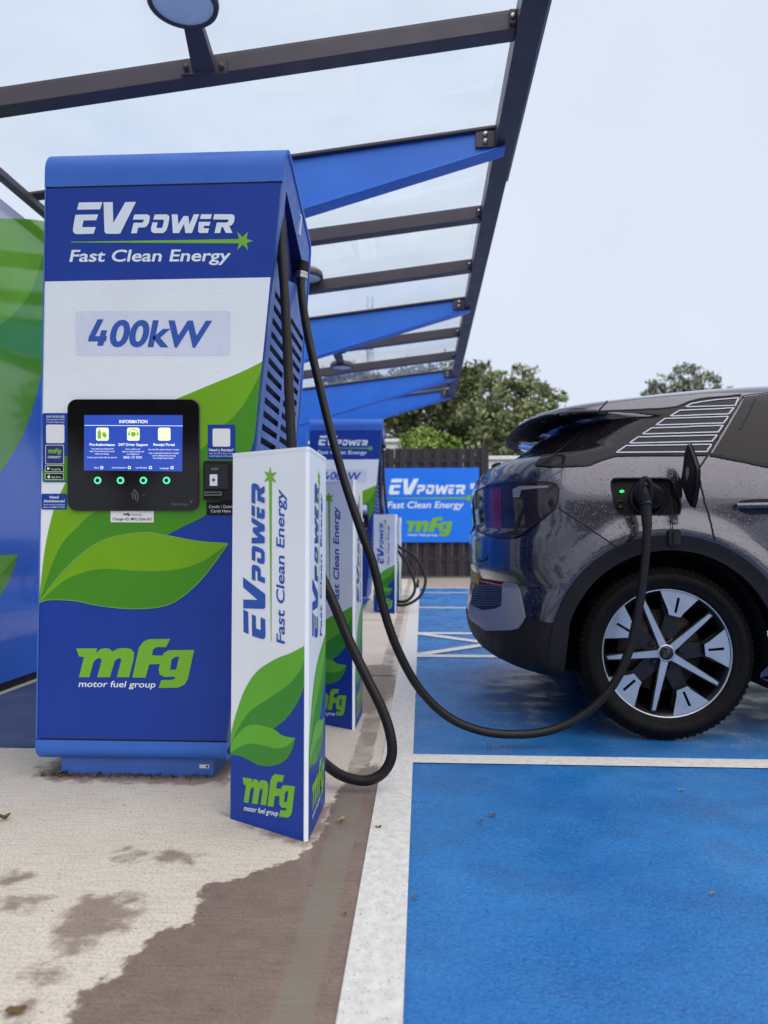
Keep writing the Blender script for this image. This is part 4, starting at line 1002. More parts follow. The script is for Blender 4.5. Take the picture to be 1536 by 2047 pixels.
def skin(mb, outer, holes, m, h=0., step=(.05, .025), front=False, mirror=False, extra_z=(), edge=0.):
    v, f = cdt_fill(outer, holes, step, extra_z)
    ns = [snorm(q, z, front) for q, z in v]; ps = [sq(q, z, front) + n * h for (q, z), n in zip(v, ns)]
    if front: f = [t[::-1] for t in f]
    mb.add(ps, f, m, True, [tuple(n) for n in ns])
    if edge:
        n = len(outer); pe = [(sq(q, z, front), snorm(q, z, front)) for q, z in outer]
        mb.add([p + k * h for p, k in pe] + [p - k * edge for p, k in pe], [(i, (i + 1) % n, n + (i + 1) % n, n + i) for i in range(n)], m)
    if mirror: mb.add([(p.x, 2 * YC - p.y, p.z) for p in ps], [t[::-1] for t in f], m, True, [(n.x, -n.y, n.z) for n in ns])
def cpoly(pts, step=14): # photo outline -> surface coordinates
    return [toq(*on_car(*p)) for p in densify([CROP5(*p) for p in pts], step / 2.4935)]
def gap(mb, pts, wd=.006, m='dark', h=.0012, step=10, px=True):
    l = [toq(*on_car(*p)) for p in densify([CROP5(*p) for p in pts], step / 2.4935, False)] if px else pts
    P = [sq(*q) for q in l]; Nn = [snorm(*q) for q in l]; a = []; c = []
    for i in range(len(P)):
        t = (P[min(i + 1, len(P) - 1)] - P[max(i - 1, 0)]).normalized(); s_ = Nn[i].cross(t).normalized() * wd / 2
        a.append(P[i] + Nn[i] * h + s_); c.append(P[i] + Nn[i] * h - s_)
    n = len(P); mb.add(a + c, [(n + i, n + i + 1, i + 1, i) for i in range(n - 1)], m, True, [tuple(k) for k in Nn] * 2)

car = thing('parked_car', (2.44, YC, 0), 'rain spotted dark grey electric car backed up to the charging cable', 'car')
def arch(cx, r, n=36): 
    return [(cx - r, ZB)] + [(cx - r * math.cos(k * math.pi / n), zw + r * math.sin(k * math.pi / n)) for k in range(n + 1)] + [(cx + r, ZB)]
def outline_half(front):
    zs = list(np.arange(ZB, 1.5, .02)) + [1.5, 1.515, 1.53, 1.542, 1.553, 1.564, 1.573, 1.582, 1.59, 1.596, 1.602, 1.607, ZT]
    rear = [(0., z) for z in zs]; mid = [toq(XM, z, front) for z in zs]
    top = []; bot = []
    a, c = rear[-1][0], mid[-1][0]; top = [(a + (c - a) * k / 8, ZT) for k in range(1, 8)] if c > a + .01 else []
    cx = xw + 2.77 if front else xw
    A = [toq(x, z, front) for x, z in arch(cx, .433)]
    if A[0][0] > A[-1][0]: A = A[::-1]
    q0, q1 = A[0][0], A[-1][0]; qm = mid[0][0]
    bot = [(qm + (q1 - qm) * k / 20, ZB) for k in range(1, 20)] + A[::-1] + [(q0 * (1 - k / 14), ZB) for k in range(1, 14)]
    return rear + top + mid[::-1] + bot
# charge port outline, from the enlarged view of the port
P7 = lambda x, y: ((1200 + x / 4.571 - 920) * 2.4935, (860 + y / 4.571 - 760) * 2.4935)
PORT = [P7(*p) for p in spl([(95, 480), (112, 452), (150, 440), (380, 438), (590, 440), (640, 455), (670, 500), (720, 620), (738, 690), (725, 745), (690, 772), (440, 774), (200, 772), (165, 750), (140, 710), (112, 600), (95, 480)], 3)][:-1]
port_q = cpoly(PORT, 8)
b = MB(); EZ = (1.505, 1.535, 1.55, 1.558, 1.569, 1.578, 1.586, 1.599, 1.605)
skin(b, outline_half(False), [port_q], 'paint', 0, (.045, .022), False, False, EZ)
bf = MB(); skin(bf, outline_half(False), [], 'paint', 0, (.07, .03), False, False, EZ); b.add([(x, 2 * YC - y, z) for x, y, z in bf.v], [f[::-1] for f in bf.f], 'paint', True, [(bf.nrm[i][0], -bf.nrm[i][1], bf.nrm[i][2]) for i in range(len(bf.v))])
skin(b, outline_half(True), [], 'paint', 0, (.09, .035), True, True, EZ)
# shut lines
gap(b, [(742, 95), (690, 152), (400, 428)]); gap(b, [(487, 637), (620, 725), (775, 828)])
gap(b, [(1408, 82), (1240, 365), (1190, 438), (1186, 470), (1215, 600), (1245, 700), (1268, 798)], .008)
gap(b, [(745, 88), (770, 86), (742, 95)], .004)
gap(b, [(95, 905), (135, 890), (138, 872)], .012, 'dark', .002)
body = b.build('body', car)
# glasshouse
b = MB()
QG = [(372, 424), (404, 380), (470, 268), (498, 212), (492, 178), (600, 164), (740, 155), (880, 150), (1000, 145), (1080, 135), (1140, 110), (1200, 95), (1300, 86), (1400, 76), (1236, 372), (1100, 374), (940, 374), (780, 376), (715, 394), (640, 424), (560, 428), (460, 430)]
skin(b, cpoly(QG), [], 'glass', .003, (.03, .02), edge=.01)
gap(b, QG[3:14], .007, 'clad', .005); gap(b, QG[14:] + [QG[0]], .009, 'clad', .005)
gap(b, [(742, 153), (690, 200), (400, 428)], .006, 'dark', .0045)
b.build('quarter_window', car)
b = MB()
BARS = [[(1385, 93), (1368, 130), (1120, 138), (1150, 121), (1250, 105)], [(1358, 143), (1335, 173), (1045, 183), (1090, 155)], [(1332, 185), (1310, 217), (973, 228), (1018, 196)],
        [(1305, 230), (1282, 262), (905, 273), (953, 242)], [(1278, 277), (1252, 308), (840, 318), (885, 287)], [(1250, 323), (1225, 360), (775, 364), (825, 330)]]
for q in BARS: gap(b, q + [q[0]], .0052, 'bars', .0062, 12)
b.build('window_graphic', car)
def xzpoly(l, front=False, step=.04): return [toq(x, z, front) for x, z in densify(l, step)]
b = MB()
DG = cpoly([(1414, 88), (1536, 70), (1536, 430), (1400, 400), (1252, 372)])
xa = [on_car(*CROP5(*p)) for p in ((1414, 88), (1536, 70), (1536, 430), (1252, 372))]
skin(b, xzpoly([xa[0], (xa[1][0], xa[1][1] + .0), (1.92, 1.475), (1.92, 1.12), (xa[2][0], xa[2][1]), xa[3]]), [], 'glass', .003, (.05, .03), edge=.01)
gap(b, [(1405, 84), (1470, 75), (1540, 67)], .008, 'clad', .005); gap(b, [(1245, 372), (1400, 402), (1545, 433)], .014, 'clad', .005)
gap(b, [(1470, 96), (1425, 190), (1388, 250), (1400, 240), (1440, 170)], .005, 'dark', .0045)
skin(b, xzpoly([(1.96, 1.475), (2.40, 1.475), (2.40, 1.11), (1.96, 1.12)]), [], 'glass', .003, (.06, .03), edge=.01)
skin(b, xzpoly([(2.46, 1.475), (2.84, 1.43), (3.25, 1.13), (2.46, 1.11)], True), [], 'glass', .003, (.06, .03), True, edge=.01)
b.build('side_window', car)
b = MB()      # far side glass, windscreen and tailgate glass
bq = MB(); skin(bq, xzpoly([(.75, 1.40), (2.40, 1.475), (2.40, 1.11), (.75, 1.20)]), [], 'glass', .003, (.08, .04)); skin(bq, xzpoly([(2.46, 1.475), (2.84, 1.43), (3.25, 1.13), (2.46, 1.11)], True), [], 'glass', .003, (.08, .04), True)
b.add([(x, 2 * YC - y, z) for x, y, z in bq.v], [f[::-1] for f in bq.f], 'glass', True, [(bq.nrm[i][0], -bq.nrm[i][1], bq.nrm[i][2]) for i in range(len(bq.v))])
b.build('far_side_glass', car)
b = MB(); skin(b, [(0, z) for z in np.arange(1.10, 1.50, .03)] + [(.52, z) for z in np.arange(1.49, 1.11, -.03)], [], 'glass', .003, (.06, .03), True, True); b.build('windscreen', car)
b = MB(); skin(b, [(0, z) for z in np.arange(1.235, 1.372, .01)] + [(.50, z) for z in np.arange(1.371, 1.236, -.01)], [], 'glass', .004, (.04, .012), False, True); b.build('rear_window', car)
# spoiler fin under the roof edge
b = MB()
fe = [toq(*on_car(*CROP5(*p))) for p in spl([(430, 174), (480, 177), (496, 212), (474, 250), (402, 308), (350, 328)], 4)]
lo_z, hi_z = fe[-1][1], 1.414
skin(b, [(0, z) for z in np.arange(1.330, hi_z, .01)] + [(fe[0][0] * j / 12, hi_z + (fe[0][1] - hi_z) * j / 12) for j in range(0, 12)] + fe + [(fe[-1][0] * (1 - j / 12), lo_z + (1.330 - lo_z) * j / 12) for j in range(1, 12)], [], 'fin', .004, (.03, .008), False, True)
b.build('spoiler_fin', car)
# tail lamp wrapping round the corner
TL = [(62, 600), (75, 560), (150, 524), (250, 512), (440, 510), (476, 520), (491, 546), (487, 600), (472, 640), (310, 768), (272, 786), (180, 787), (92, 756), (66, 735)]
b = MB(); tq = cpoly(TL, 10)
skin(b, tq, [], 'taill', .006, (.02, .014), edge=.012)
gap(b, TL + [TL[0]], .007, 'dark', .0075)
o = b.build('tail_lamp', car)
b = MB()
skin(b, cpoly([(268, 545), (300, 530), (440, 528), (440, 536), (310, 548), (300, 585), (270, 585)], 10), [], 'trim', .0075, (.02, .012))  # pale band paints a sky reflection on the lens
skin(b, cpoly([(262, 770), (330, 600), (345, 600), (400, 690), (385, 700), (336, 625), (282, 772)], 10), [], 'clad', .0075, (.02, .012))
b.build('guide_and_sky_glint', o)
b = MB(); skin(b, cpoly([(150, 545), (212, 533), (214, 740), (150, 745)], 10), [], 'redrefl', .0072, (.02, .012)); b.build('red_reflection', o)  # red painted on the lens in place of a mirrored red reflection
b = MB(); bq = MB(); skin(bq, tq, [], 'taill', .006, (.03, .02)); b.add([(x, 2 * YC - y, z) for x, y, z in bq.v], [f[::-1] for f in bq.f], 'taill', True, [(bq.nrm[i][0], -bq.nrm[i][1], bq.nrm[i][2]) for i in range(len(bq.v))]); b.build('tail_lamp', car)
# dark lower body, arch cladding, bumper trim
LINEZ = on_car(*CROP5(480, 1200))[1]
b = MB()
xa = on_car(*CROP5(325, 1190)); xe = on_car(*CROP5(545, 1222))
tb = [on_car(*CROP5(*p)) for p in ((50, 1170), (66, 1190), (135, 1238), (200, 1239), (255, 1238), (298, 1226), (325, 1186))]
lowz = [(0, z) for z in np.arange(ZB + .001, tb[0][1] - .004, .02)] + [toq(x, z) for x, z in densify([(XR(tb[0][1]) + .0005, tb[0][1])] + tb + [(xe[0], xe[1]), (xw - .433, ZB + .001)], .02, False)]
lowz += [(lowz[-1][0] * (1 - k / 14), ZB + .001) for k in range(1, 14)]
skin(b, lowz, [], 'clad', .004, (.03, .02), mirror=True)
for fr, cx in ((False, xw), (True, xw + 2.77)):
    ring = [(cx - .493 * math.cos(k * math.pi / 40), zw + .493 * math.sin(k * math.pi / 40)) for k in range(41)]
    inner = [(cx + .431 * math.cos(k * math.pi / 40), zw + .431 * math.sin(k * math.pi / 40)) for k in range(41)]
    lo = ZB + .06
    poly = [(cx - .493, lo)] + ring + [(cx + .493, lo), (cx + .431, lo)] + inner + [(cx - .431, lo)]
    skin(b, [toq(x, z, fr) for x, z in poly], [], 'clad', .010, (.03, .03), fr, True, edge=.012)
skin(b, xzpoly([(xw + .44, ZB + .001), (XM, ZB + .001), (XM, .36), (xw + .49, .36)]), [], 'clad', .004, (.06, .03), mirror=True)
skin(b, xzpoly([(XM, ZB + .001), (xw + 2.77 - .44, ZB + .001), (xw + 2.77 - .49, .36), (XM, .36)], True), [], 'clad', .004, (.06, .03), True, True)
b.build('lower_cladding', car)
b = MB()
RIB = [(62, 982), (120, 990), (215, 1006), (215, 1124), (120, 1148), (60, 1122), (42, 1108), (42, 1060), (50, 1010)]
skin(b, cpoly(RIB, 10), [], 'clad', .003, (.02, .02), edge=.008)
for k in range(9):
    y0 = 1030 + k * 12; gap(b, [(46 - k * .3, y0 - 22 + k * 1.5), (110, y0 - 4), (213, y0 - 6)], .0062, 'rib', .006, 14)
b.build('bumper_grille', car)
b = MB()
TR = [(218, 1008), (262, 1010), (288, 1020), (300, 1045), (324, 1180), (318, 1205), (295, 1235), (255, 1246), (135, 1246), (62, 1196), (34, 1152), (28, 1110), (38, 1092), (60, 1122), (120, 1148), (180, 1140), (214, 1126)]
skin(b, cpoly(TR, 10), [], 'trim', .009, (.02, .016), edge=.014); b.build('bumper_trim', car)
b = MB(); skin(b, cpoly([(104, 994), (160, 1004), (216, 1018), (216, 1030), (160, 1020), (110, 1006)], 10), [], 'amber', .008, (.02, .01)); b.build('reflector', car)
b = MB(); b.box((.284, YC - .26, .560), (.300, YC + .26, .660), 'plateY'); b.build('number_plate', car)
# charge port
b = MB()
pp = [(sq(*q), snorm(*q)) for q in port_q]; nn = len(pp); inw = Vector((0, 1, -.12)).normalized()
lipv = [p for p, n in pp]; midv = [p + inw * .030 for p, n in pp]
cx_ = sum((p for p in midv), Vector()) / nn; inn_ = [cx_ + (p - cx_) * .90 for p in midv]
b.add(lipv + midv + inn_, [(i, (i + 1) % nn, nn + (i + 1) % nn, nn + i) for i in range(nn)] + [(nn + i, nn + (i + 1) % nn, 2 * nn + (i + 1) % nn, 2 * nn + i) for i in range(nn)], 'blackm', False)
PPl = Plane(cx_, (1, 0, 0), (0, .12, 1)); PPl.n = -PPl.n if PPl.n.y > 0 else PPl.n
b.flat(PPl, [[((p - cx_).dot(PPl.ux), (p - cx_).dot(PPl.uy)) for p in inn_]], 'blackm', 0)
sock = PPl.to3(.022, -.005)
b.lathe([(.078, 0), (.078, .012), (.066, .016), (.064, .004), (0, .004)], sock, PPl.n, 'clad', 32)
b.lathe([(.018, 0), (.018, .01), (.012, .011), (.011, .002), (0, .002)], PPl.to3(-.094, -.030), PPl.n, 'black', 16)
gap(b, PORT + [PORT[0]], .006, 'dark', .001, 8)
cp = b.build('charge_port', car)
b = MB(); q = PPl.uv(1243, 982); b.slab(PPl, [PPl.uv(*p) for p in circ(1243, 982.5, 4.6, 14, 2.7)], 'ledg', .0, .006); b.build('indicator_light', cp)
# open flap, hinged on the forward edge of the port
FX = sock.x + .128
FPx = Plane((FX, 3, 0), (0, 1, 0), (0, 0, 1)); FPx.n = -FPx.n if FPx.n.x > 0 else FPx.n
fl = spl([(800, 128), (826, 175), (868, 300), (884, 360), (882, 470), (862, 620), (836, 704), (800, 655), (776, 600), (740, 470), (752, 370), (772, 210), (800, 128)], 3)[:-1]
c7 = lambda x, y: (1200 + x / 4.571, 860 + y / 4.571)
b = MB(); fluv = [FPx.uv(*c7(*p)) for p in fl]; b.slab(FPx, fluv, 'blackm', -.012, .0)
cu = sum(u for u, v in fluv) / len(fluv); cv = sum(v for u, v in fluv) / len(fluv)
b.flat(FPx, [[(cu + (u - cu) * 1.06, cv + (v - cv) * 1.05) for u, v in fluv]], 'paint', -.0125)
ins = [(cu + (u - cu) * .72, cv + (v - cv) * .72) for u, v in fluv]; b.slab(FPx, ins, 'clad', .0, .005)
b.slab(FPx, [FPx.uv(*c7(*p)) for p in [(805, 340), (822, 345), (824, 400), (808, 460), (800, 400)]], 'trim', .005, .008)
hp = FPx.to3(*FPx.uv(*c7(740, 560)))
b.hexa([(hp.x - .05, hp.y + .06, hp.z - .025), (hp.x + .0, hp.y - .01, hp.z - .025), (hp.x + .006, hp.y + .0, hp.z - .025), (hp.x - .04, hp.y + .075, hp.z - .025),
        (hp.x - .05, hp.y + .06, hp.z + .03), (hp.x + .0, hp.y - .01, hp.z + .03), (hp.x + .006, hp.y + .0, hp.z + .03), (hp.x - .04, hp.y + .075, hp.z + .03)], 'blackm')
b.build('charge_flap', car, bevel=.002)
b = MB()      # dangling cover of the lower contacts
e0 = atY(1343, 990, 3.045); e1 = atY(1345, 1060, 3.015)
b.tube([e0, e0.lerp(e1, .5), e1], .0022, 'rubber', 6)
kp = Plane((0, 3.015, 0), (1, 0, 0), (0, 0, 1)); kp.n = -kp.n if kp.n.y > 0 else kp.n
b.slab(kp, [kp.uv(*p) for p in rrect(1337, 1058, 1361, 1091, 6)], 'blackm', -.014, .004)
b.slab(kp, [kp.uv(*p) for p in rrect(1345, 1062, 1359, 1088, 5)], 'rubber', .004, .010)
for cy in (1069, 1081): b.flat(kp, [[kp.uv(*p) for p in circ(1352, cy, 4.6, 14)]], 'dark', .0105)
b.build('port_cover', car)
# door handle
b = MB(); q = cpoly([(1368, 622), (1400, 600), (1450, 594), (1536, 592), (1536, 668), (1440, 672), (1396, 655)], 10); skin(b, q, [], 'dark', .002, (.02, .012))
h0, h1 = on_car(*CROP5(1372, 630)), on_car(*CROP5(1530, 628))
pts = [(h0[0] + (k / 8) * .23, h0[1] + .002 + .004 * (k / 8)) for k in range(9)]
b.tube([Vector((x, ysurf(x, z_) - .012 - .012 * math.sin(math.pi * min(k / 4, 1) / 2), z_)) for k, (x, z_) in enumerate(pts)], .013, 'paint', 10)
b.build('door_handle', car)
# rear wiper
b = MB(); p = atY(1000, 936, 3.9); b.lathe([(0, .03), (.025, .025), (.03, 0), (.025, -.02), (0, -.025)], p + Vector((-.015, 0, .0)), (-.3, 0, 1), 'blackm', 16)
b.tube([p, p + Vector((.05, .12, .04)), p + Vector((.10, .42, .06))], .008, 'blackm', 6); b.build('rear_wiper', car)
# underside and wheel wells
b = MB(); b.box((.62, YC - .55, .225), (4.3, YC + .55, .24), 'dark')
for cx in (xw, xw + 2.77):
    for s_ in (1, -1):
        yy = YC - s_ * (HW - .075)
        b.add([(cx + .4315 * math.cos(j * math.pi / 30), yy + w_ * s_, zw + .4315 * math.sin(j * math.pi / 30)) for w_ in (0, .34) for j in range(31)], [(j, j + 1, 32 + j, 31 + j) for j in range(30)], 'dark', True)
        b.add([(cx + .4315 * math.cos(j * math.pi / 30), yy + .34 * s_, zw + .4315 * math.sin(j * math.pi / 30)) for j in range(31)] + [(cx - .43, yy + .34 * s_, .24), (cx + .43, yy + .34 * s_, .24)], [tuple(range(33))], 'dark')
        for sx in (-1, 1): b.add([(cx + sx * .4315, yy, zw), (cx + sx * .4315, yy + .34 * s_, zw), (cx + sx * .4315, yy + .34 * s_, .21), (cx + sx * .4315, yy, .21)], [(0, 1, 2, 3)], 'dark')
b.add([(XR(z) + .004, YC, z) for z in (.24, .25)] + [(4.3, YC, .24), (4.3, YC, .25)], [(0, 1, 3, 2)], 'dark')
b.build('underbody', car)
# wheels
def wheel(cx, y, s_, first=None):
    if first:
        def cp_(a, par):
            c = a.copy(); COL.objects.link(c); c.parent = par
            for ch_ in list(a.children): cp_(ch_, c)
            return c
        c = cp_(first, car); c.location = (cx - xw, y - YWH, 0)
        if s_ < 0: c.location = (cx - xw + 2 * (xw - car.location.x), y + YWH - 2 * car.location.y, 0); c.rotation_euler = (0, 0, math.pi)
        return c
    A_ = Vector((0, -1, 0)); C_ = Vector((cx, y, zw)); TR_ = .362
    b = MB()
    b.lathe([(.262, -.10), (.30, -.117), (.335, -.115), (.352, -.098), (TR_ - .001, -.06), (TR_, 0), (TR_ - .001, .06), (.355, .092), (.344, .106), (.333, .112), (.331, .1165), (.318, .1195), (.300, .120), (.298, .1175), (.283, .116), (.272, .110), (.266, .10)], C_, A_, 'tyre', 96)
    for k in range(80):      # shoulder blocks
        t = k * 2 * math.pi / 80; e1 = Vector((math.cos(t), 0, math.sin(t))); e2 = Vector((-math.sin(t), 0, math.cos(t)))
        for (ra, ha, rb_, hb) in ((.3555, .094, .338, .1115),):
            q = [C_ + e1 * (ra + .002) + A_ * (ha + .002) + e2 * .008, C_ + e1 * (ra + .002) + A_ * (ha + .002) - e2 * .008, C_ + e1 * rb_ + A_ * (hb + .002) - e2 * .006, C_ + e1 * rb_ + A_ * (hb + .002) + e2 * .006]
            b.prism(q, (e1 + A_) * -.004, 'tyre')
    root = b.build('wheel', car)
    WPl = Plane(C_, (1, 0, 0), (0, 0, 1)); WPl.n = -WPl.n if WPl.n.y > 0 else WPl.n
    b = MB()
    b.lathe([(.266, .098), (.262, .092), (.250, .084), (.238, .05), (.232, -.08), (0, -.085)], C_, A_, 'rimblk', 72)
    pol = lambda r, a, dx=0: (r * math.cos(a) - dx * math.sin(a), r * math.sin(a) + dx * math.cos(a))
    b.lathe([(.074, .03), (.074, .066), (.060, .074), (0, .074)], C_, A_, 'rimblk', 40)
    for k in range(5):
        a = math.radians(41 + 72 * k); c = math.radians(5 + 72 * k)
        b.slab(WPl, [pol(.03, a, -.020), pol(.252, a, -.0125), pol(.252, a, .0125), pol(.03, a, .020)], 'rimblk', .04, .088)
        b.slab(WPl, [pol(.05, c, -.036), pol(.155, c, -.030), pol(.20, c, -.058), pol(.252, c, -.078), pol(.252, c, .078), pol(.20, c, .058), pol(.155, c, .030), pol(.05, c, .036)], 'rimblk', .03, .070)
        b.slab(WPl, [pol(.066, c, -.012), pol(.075, c, -.012)] + [pol(.0705 + .011 * math.cos(t), c, .011 * math.sin(t)) for t in np.arange(-1.2, 4.2, .5)][:0] + [pol(.075, c, .012), pol(.066, c, .012)], 'rimblk', .070, .078)
        b.lathe([(.011, .0), (.011, .016), (.006, .018), (0, .018)], WPl.to3(*pol(.062, c), .066), A_, 'blackm', 10)
    b.build('rim', root)
    b = MB()
    b.lathe([(.2685, .100), (.2665, .1035), (.2635, .1035), (.2610, .099)], C_, A_, 'alloy', 96)
    b.lathe([(.036, .088), (.036, .094), (.028, .0955), (.0265, .092)], C_, A_, 'alloy', 40)
    for k in range(5):
        a = math.radians(41 + 72 * k); c = math.radians(5 + 72 * k)
        b.slab(WPl, [pol(.026, a, -.0155), pol(.20, a, -.0090), pol(.246, a, -.0058), pol(.241, a, .0068), pol(.20, a, .0090), pol(.026, a, .0155)], 'alloy', .086, .0935)
        ra = [pol(.2625, c + math.radians(t)) for t in range(-18, 19, 3)]
        sl_ = [pol(.172, c, -.0052), pol(.236, c, -.0058), pol(.236, c, .0058), pol(.172, c, .0052)]
        outp = [pol(.158, c, -.024), pol(.178, c, -.033), pol(.215, c, -.058)] + ra + [pol(.215, c, .058), pol(.178, c, .033), pol(.158, c, .024)]
        b.flat(WPl, [outp, sl_], 'alloy', .0955); n = len(outp)
        b.add([WPl.to3(u, v, .07) for u, v in outp] + [WPl.to3(u, v, .0955) for u, v in outp], [(i, (i + 1) % n, n + (i + 1) % n, n + i) for i in range(n)], 'rimblk')
    b.build('spoke_facing', root)
    b = MB(); b.lathe([(.0285, .088), (.0285, .097), (.025, .099), (0, .0995)], C_, A_, 'black', 32)
    rot = math.radians(56); el = lambda rx, ry: [(x * math.cos(rot) - y * math.sin(rot), x * math.sin(rot) + y * math.cos(rot)) for x, y in circ(0, 0, rx, 24, ry)]
    b.flat(WPl, [el(.0205, .0095), el(.0190, .0080)], 'greyt', .1000)
    v, f, wd = text2d('Ford', 0); kx = .030 / wd
    b.add([WPl.to3(*( (x * kx - .015) * math.cos(rot) - (y * .010 - .003) * math.sin(rot), (x * kx - .015) * math.sin(rot) + (y * .010 - .003) * math.cos(rot)), .1001) for x, y in v], f, 'greyt')
    b.build('hub_cap', root)
    b = MB(); b.lathe([(.175, -.02), (.175, .0), (.10, .002), (.09, .02), (0, .02)], C_, A_, 'disc', 56); b.build('brake_disc', root)
    return root
YWH = 3.195
w1 = wheel(xw, YWH, 1)
wheel(xw + 2.77, YWH, 1, w1)
for cx in (xw, xw + 2.77): wheel(cx, 2 * YC - YWH, -1, w1)

# ------------------------------------------------------------------ charging cables
def cable_px(lst): return [tuple(atY(x, y, Y)) for x, y, Y in lst]
RC = .0172
ca = tag(thing('charging_cable', (0.1, 2.95, 0), 'thick black cable sagging from the nearest charger to the plug in the car', 'cable'), group='charging cables')
pl7 = [tuple(GL + Vector((-.004, 0, -.035)))] + cable_px([(603, 585, 2.945), (614, 660, 2.925), (634, 750, 2.90), (662, 865, 2.87), (690, 965, 2.85), (722, 1060, 2.835), (747, 1130, 2.83), (768, 1220, 2.83), (796, 1300, 2.84), (838, 1376, 2.87), (892, 1430, 2.90), (955, 1459, 2.93), (1025, 1468, 2.95), (1100, 1460, 2.965), (1168, 1428, 2.965), (1222, 1375, 2.955), (1258, 1300, 2.945), (1280, 1200, 2.935), (1291, 1110, 2.93), (1294, 1050, 2.925)])
b = MB(); b.tube(spl(pl7, 10), RC, 'rubber', 14); b.build('lead', ca)
b = MB()
g0 = atY(1294, 1054, 2.925); g1 = atY(1291, 1006, 2.930); g2 = atY(1287, 978, 2.945)
b.tube(spl([tuple(g0), tuple(g0.lerp(g1, .5)), tuple(g1)], 5), .021, 'rubber', 16, rf=lambda t: .019 + .004 * t)
b.tube(spl([tuple(g1), tuple(g2), tuple(Vector((sock.x + .004, sock.y - .055, sock.z + .01)))], 5), .03, 'blackm', 16, rf=lambda t: .026 + .018 * t)
b.lathe([(.0, .07), (.046, .068), (.054, .055), (.056, .0), (.056, -.01)], sock, PPl.n, 'blackm', 32)
hd0 = atY(1284, 1010, 2.925); hd = [atY(1280, 998, 2.92), atY(1280, 975, 2.905), atY(1286, 958, 2.905), atY(1294, 958, 2.905), atY(1301, 968, 2.905), atY(1301, 985, 2.91), atY(1299, 1000, 2.92)]
b.tube(spl([tuple(p) for p in hd], 5), .0105, 'clad', 10)
b.tube([atY(1272, 978, 2.93), atY(1281, 1000, 2.925)], .014, 'clad', 12)
b.lathe([(.022, -.008), (.027, -.006), (.027, .006), (.022, .008)], g1, (0, .1, 1), 'black', 20)
b.build('plug', ca)
cb = tag(thing('charging_cable', (-.4, 2.45, 0), 'looped black cable resting on the concrete beside the nearest bollard', 'cable'), group='charging cables')
pts = [tuple(SP.to3(2.61, 2.01 * KS, -.012))] + cable_px([(563, 500, 2.575), (569, 580, 2.56), (574, 680, 2.55), (579, 800, 2.54), (584, 900, 2.53), (592, 1000, 2.52), (612, 1080, 2.51), (640, 1145, 2.50), (668, 1208, 2.49), (700, 1285, 2.475), (735, 1358, 2.46), (765, 1420, 2.45), (781, 1470, 2.44), (783, 1512, 2.435), (766, 1545, 2.43), (735, 1560, 2.425), (700, 1556, 2.43), (668, 1541, 2.45), (632, 1505, 2.50), (606, 1440, 2.57), (590, 1360, 2.64)]) + [tuple(SP.to3(2.74, .52, .05)), tuple(SP.to3(2.76, .60, .02))]
b = MB(); b.tube(spl(pts, 10), RC, 'rubber', 14); b.build('lead', cb)
b = MB(); e0, e1 = SP.to3(2.755, .56, .05), SP.to3(2.765, .70, .01); b.tube([e0, e0.lerp(e1, .5), e1], .03, 'blackm', 14, rf=lambda t: .024 + .014 * t)
b.slab(SP, rrect(2.70, .62, 2.83, .78, .02), 'blackm', -.002, .02); b.build('plug', cb)
D2 = Vector((.03, 5.98, 0))
for lst, lab in (([(800, 1095, 8.35), (822, 1106, 8.30), (842, 1130, 8.25), (851, 1158, 8.2), (844, 1186, 8.15), (826, 1203, 8.12), (804, 1210, 8.15), (775, 1205, 8.25), (752, 1190, 8.5)], 'outer thin black cable looping out beside the small far bollard'),
                 ([(798, 1104, 8.4), (815, 1128, 8.35), (828, 1160, 8.28), (829, 1182, 8.22), (818, 1198, 8.2), (802, 1203, 8.22), (775, 1196, 8.3), (752, 1180, 8.55)], 'inner thin black cable looping out beside the small far bollard')):
    st = GL + D2 + Vector((-.004, 0, -.04)) if 'outer' in lab else SP.to3(2.61, 2.01 * KS, -.012) + D2
    P = [tuple(st)] + cable_px([(768, 960, 8.75), (774, 1020, 8.6), (785, 1070, 8.45)] if 'outer' in lab else [(760, 985, 8.6), (770, 1040, 8.5), (784, 1082, 8.45)]) + cable_px(lst)
    c_ = tag(thing('charging_cable', (P[-1][0], P[-1][1], 0), lab, 'cable'), group='charging cables')
    b = MB(); b.tube(spl(P, 8), RC, 'rubber', 10); b.build('lead', c_)

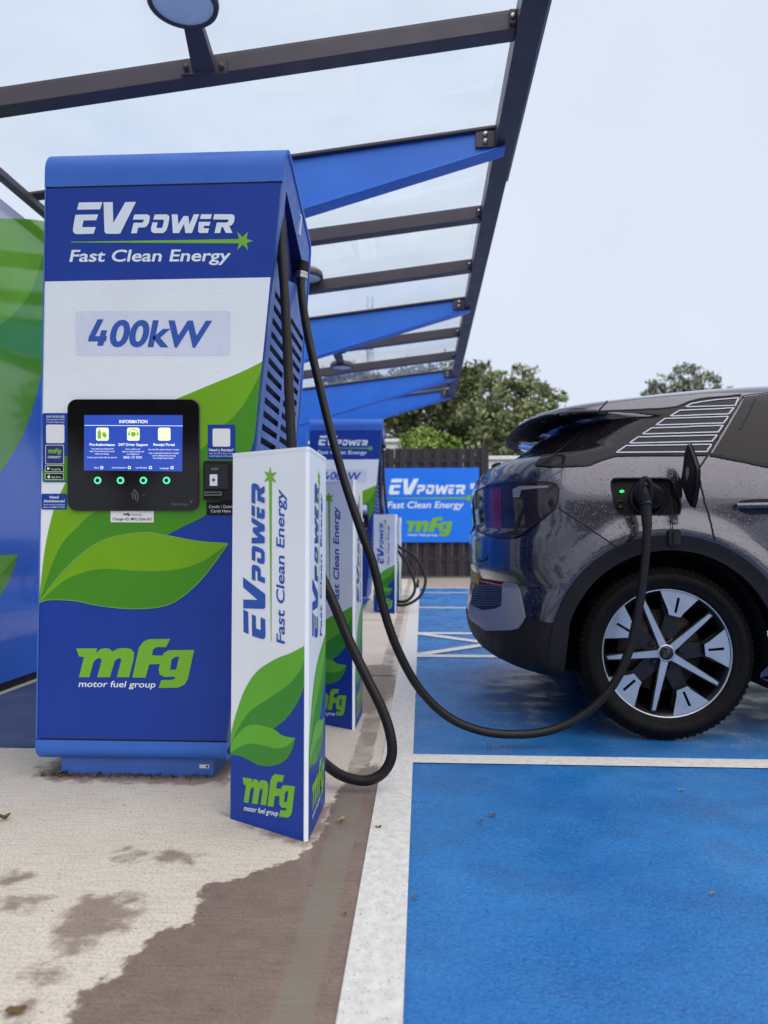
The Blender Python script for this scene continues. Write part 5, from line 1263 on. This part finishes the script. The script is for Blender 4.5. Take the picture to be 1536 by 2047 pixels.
# ------------------------------------------------------------------ fallen leaves
def leaf(px, py, size, ang, m, label, curl=.35):
    p = gnd(px, py, .006); size *= .6
    o = thing('fallen_leaf', p, label, 'leaf', 'fallen leaves on the ground')
    b = MB(); n = 8; vs = []; fs = []
    for i in range(n + 1):
        t = i / n; wd = size * .34 * math.sin(math.pi * t) ** .8 * (1 + .15 * math.sin(9 * t)); u = (t - .5) * size; hz = curl * size * (t - .5) ** 2 * 1.5
        for s_ in (-1, 0, 1):
            x, y = u, s_ * wd; vs.append((p.x + x * math.cos(ang) - y * math.sin(ang), p.y + x * math.sin(ang) + y * math.cos(ang), p.z + hz + abs(s_) * wd * curl + .002 * math.sin(7 * t + s_)))
    for i in range(n):
        for j in range(2): fs.append((i * 3 + j, i * 3 + j + 1, i * 3 + j + 4, i * 3 + j + 3))
    b.add(vs, fs, m, True); b.tube([vs[1], Vector(vs[1]) + Vector((-math.cos(ang), -math.sin(ang), .1)) * size * .3], size * .015, m, 5); b.build('blade', o)
leaf(683, 1641, .045, .9, 'leafy', 'curled yellow brown leaf just right of the nearest bollard foot', .8)
leaf(757, 1653, .03, .3, 'leafd', 'small brown leaf on the wide white line')
leaf(1363, 1579, .032, .2, 'leafy', 'pale tan leaf on the blue paint below the car wheel')
leaf(985, 1629, .04, .1, 'leafd', 'dark leaf on the blue paint, upper one of a close pair')
leaf(960, 1641, .03, .3, 'leafd', 'dark leaf on the blue paint, lower one of a close pair')
leaf(8, 1637, .06, .5, 'leafd', 'shrivelled dark leaf at the left edge of the concrete', .9)
leaf(147, 1541, .075, .4, 'leafd', 'crumpled brown leaf against the left end of the charger plinth', .9)
leaf(131, 1545, .05, 1.9, 'leafd', 'smaller crumpled leaf tucked beside the one at the plinth end', .8)
leaf(1424, 1785, .02, .4, 'leafy', 'tiny tan leaf far right on the blue paint')
leaf(830, 1793, .025, 1.2, 'leafd', 'tiny dark leaf on the blue paint near the white line')
leaf(32, 2020, .06, .3, 'leafd', 'dark twig like leaf in the bottom left corner', .2)
leaf(690, 1826, .02, 1.0, 'leafd', 'tiny brown leaf on the wet concrete left of the white line')

# crumbs of leaf litter swept against the plinth
g = np.random.default_rng(11); b = MB()
for i in range(260):
    t_ = g.uniform(0, 1); x = -1.29 + .56 * t_; y = 2.552 - abs(g.normal(0, .012)) - (.03 * g.uniform(0, 1) if g.uniform() < .2 else 0)
    if g.uniform() < .25: x = -1.29 + g.normal(0, .035)
    s_ = g.uniform(.003, .011); a = g.uniform(0, 6.28); z0 = .002 + g.uniform(0, .006)
    q = [Vector((x + s_ * math.cos(a + j * 1.57) * (1, .5)[j % 2], y + s_ * math.sin(a + j * 1.57) * (1, .5)[j % 2], z0 + g.uniform(0, .005))) for j in range(4)]
    b.add(q, [(0, 1, 2, 3)], 'leafd' if g.uniform() < .6 else 'bark')
tag(b.build('leaf_litter'), 'dark crumbs of leaf litter along the foot of the nearest charger', 'litter', kind='stuff')
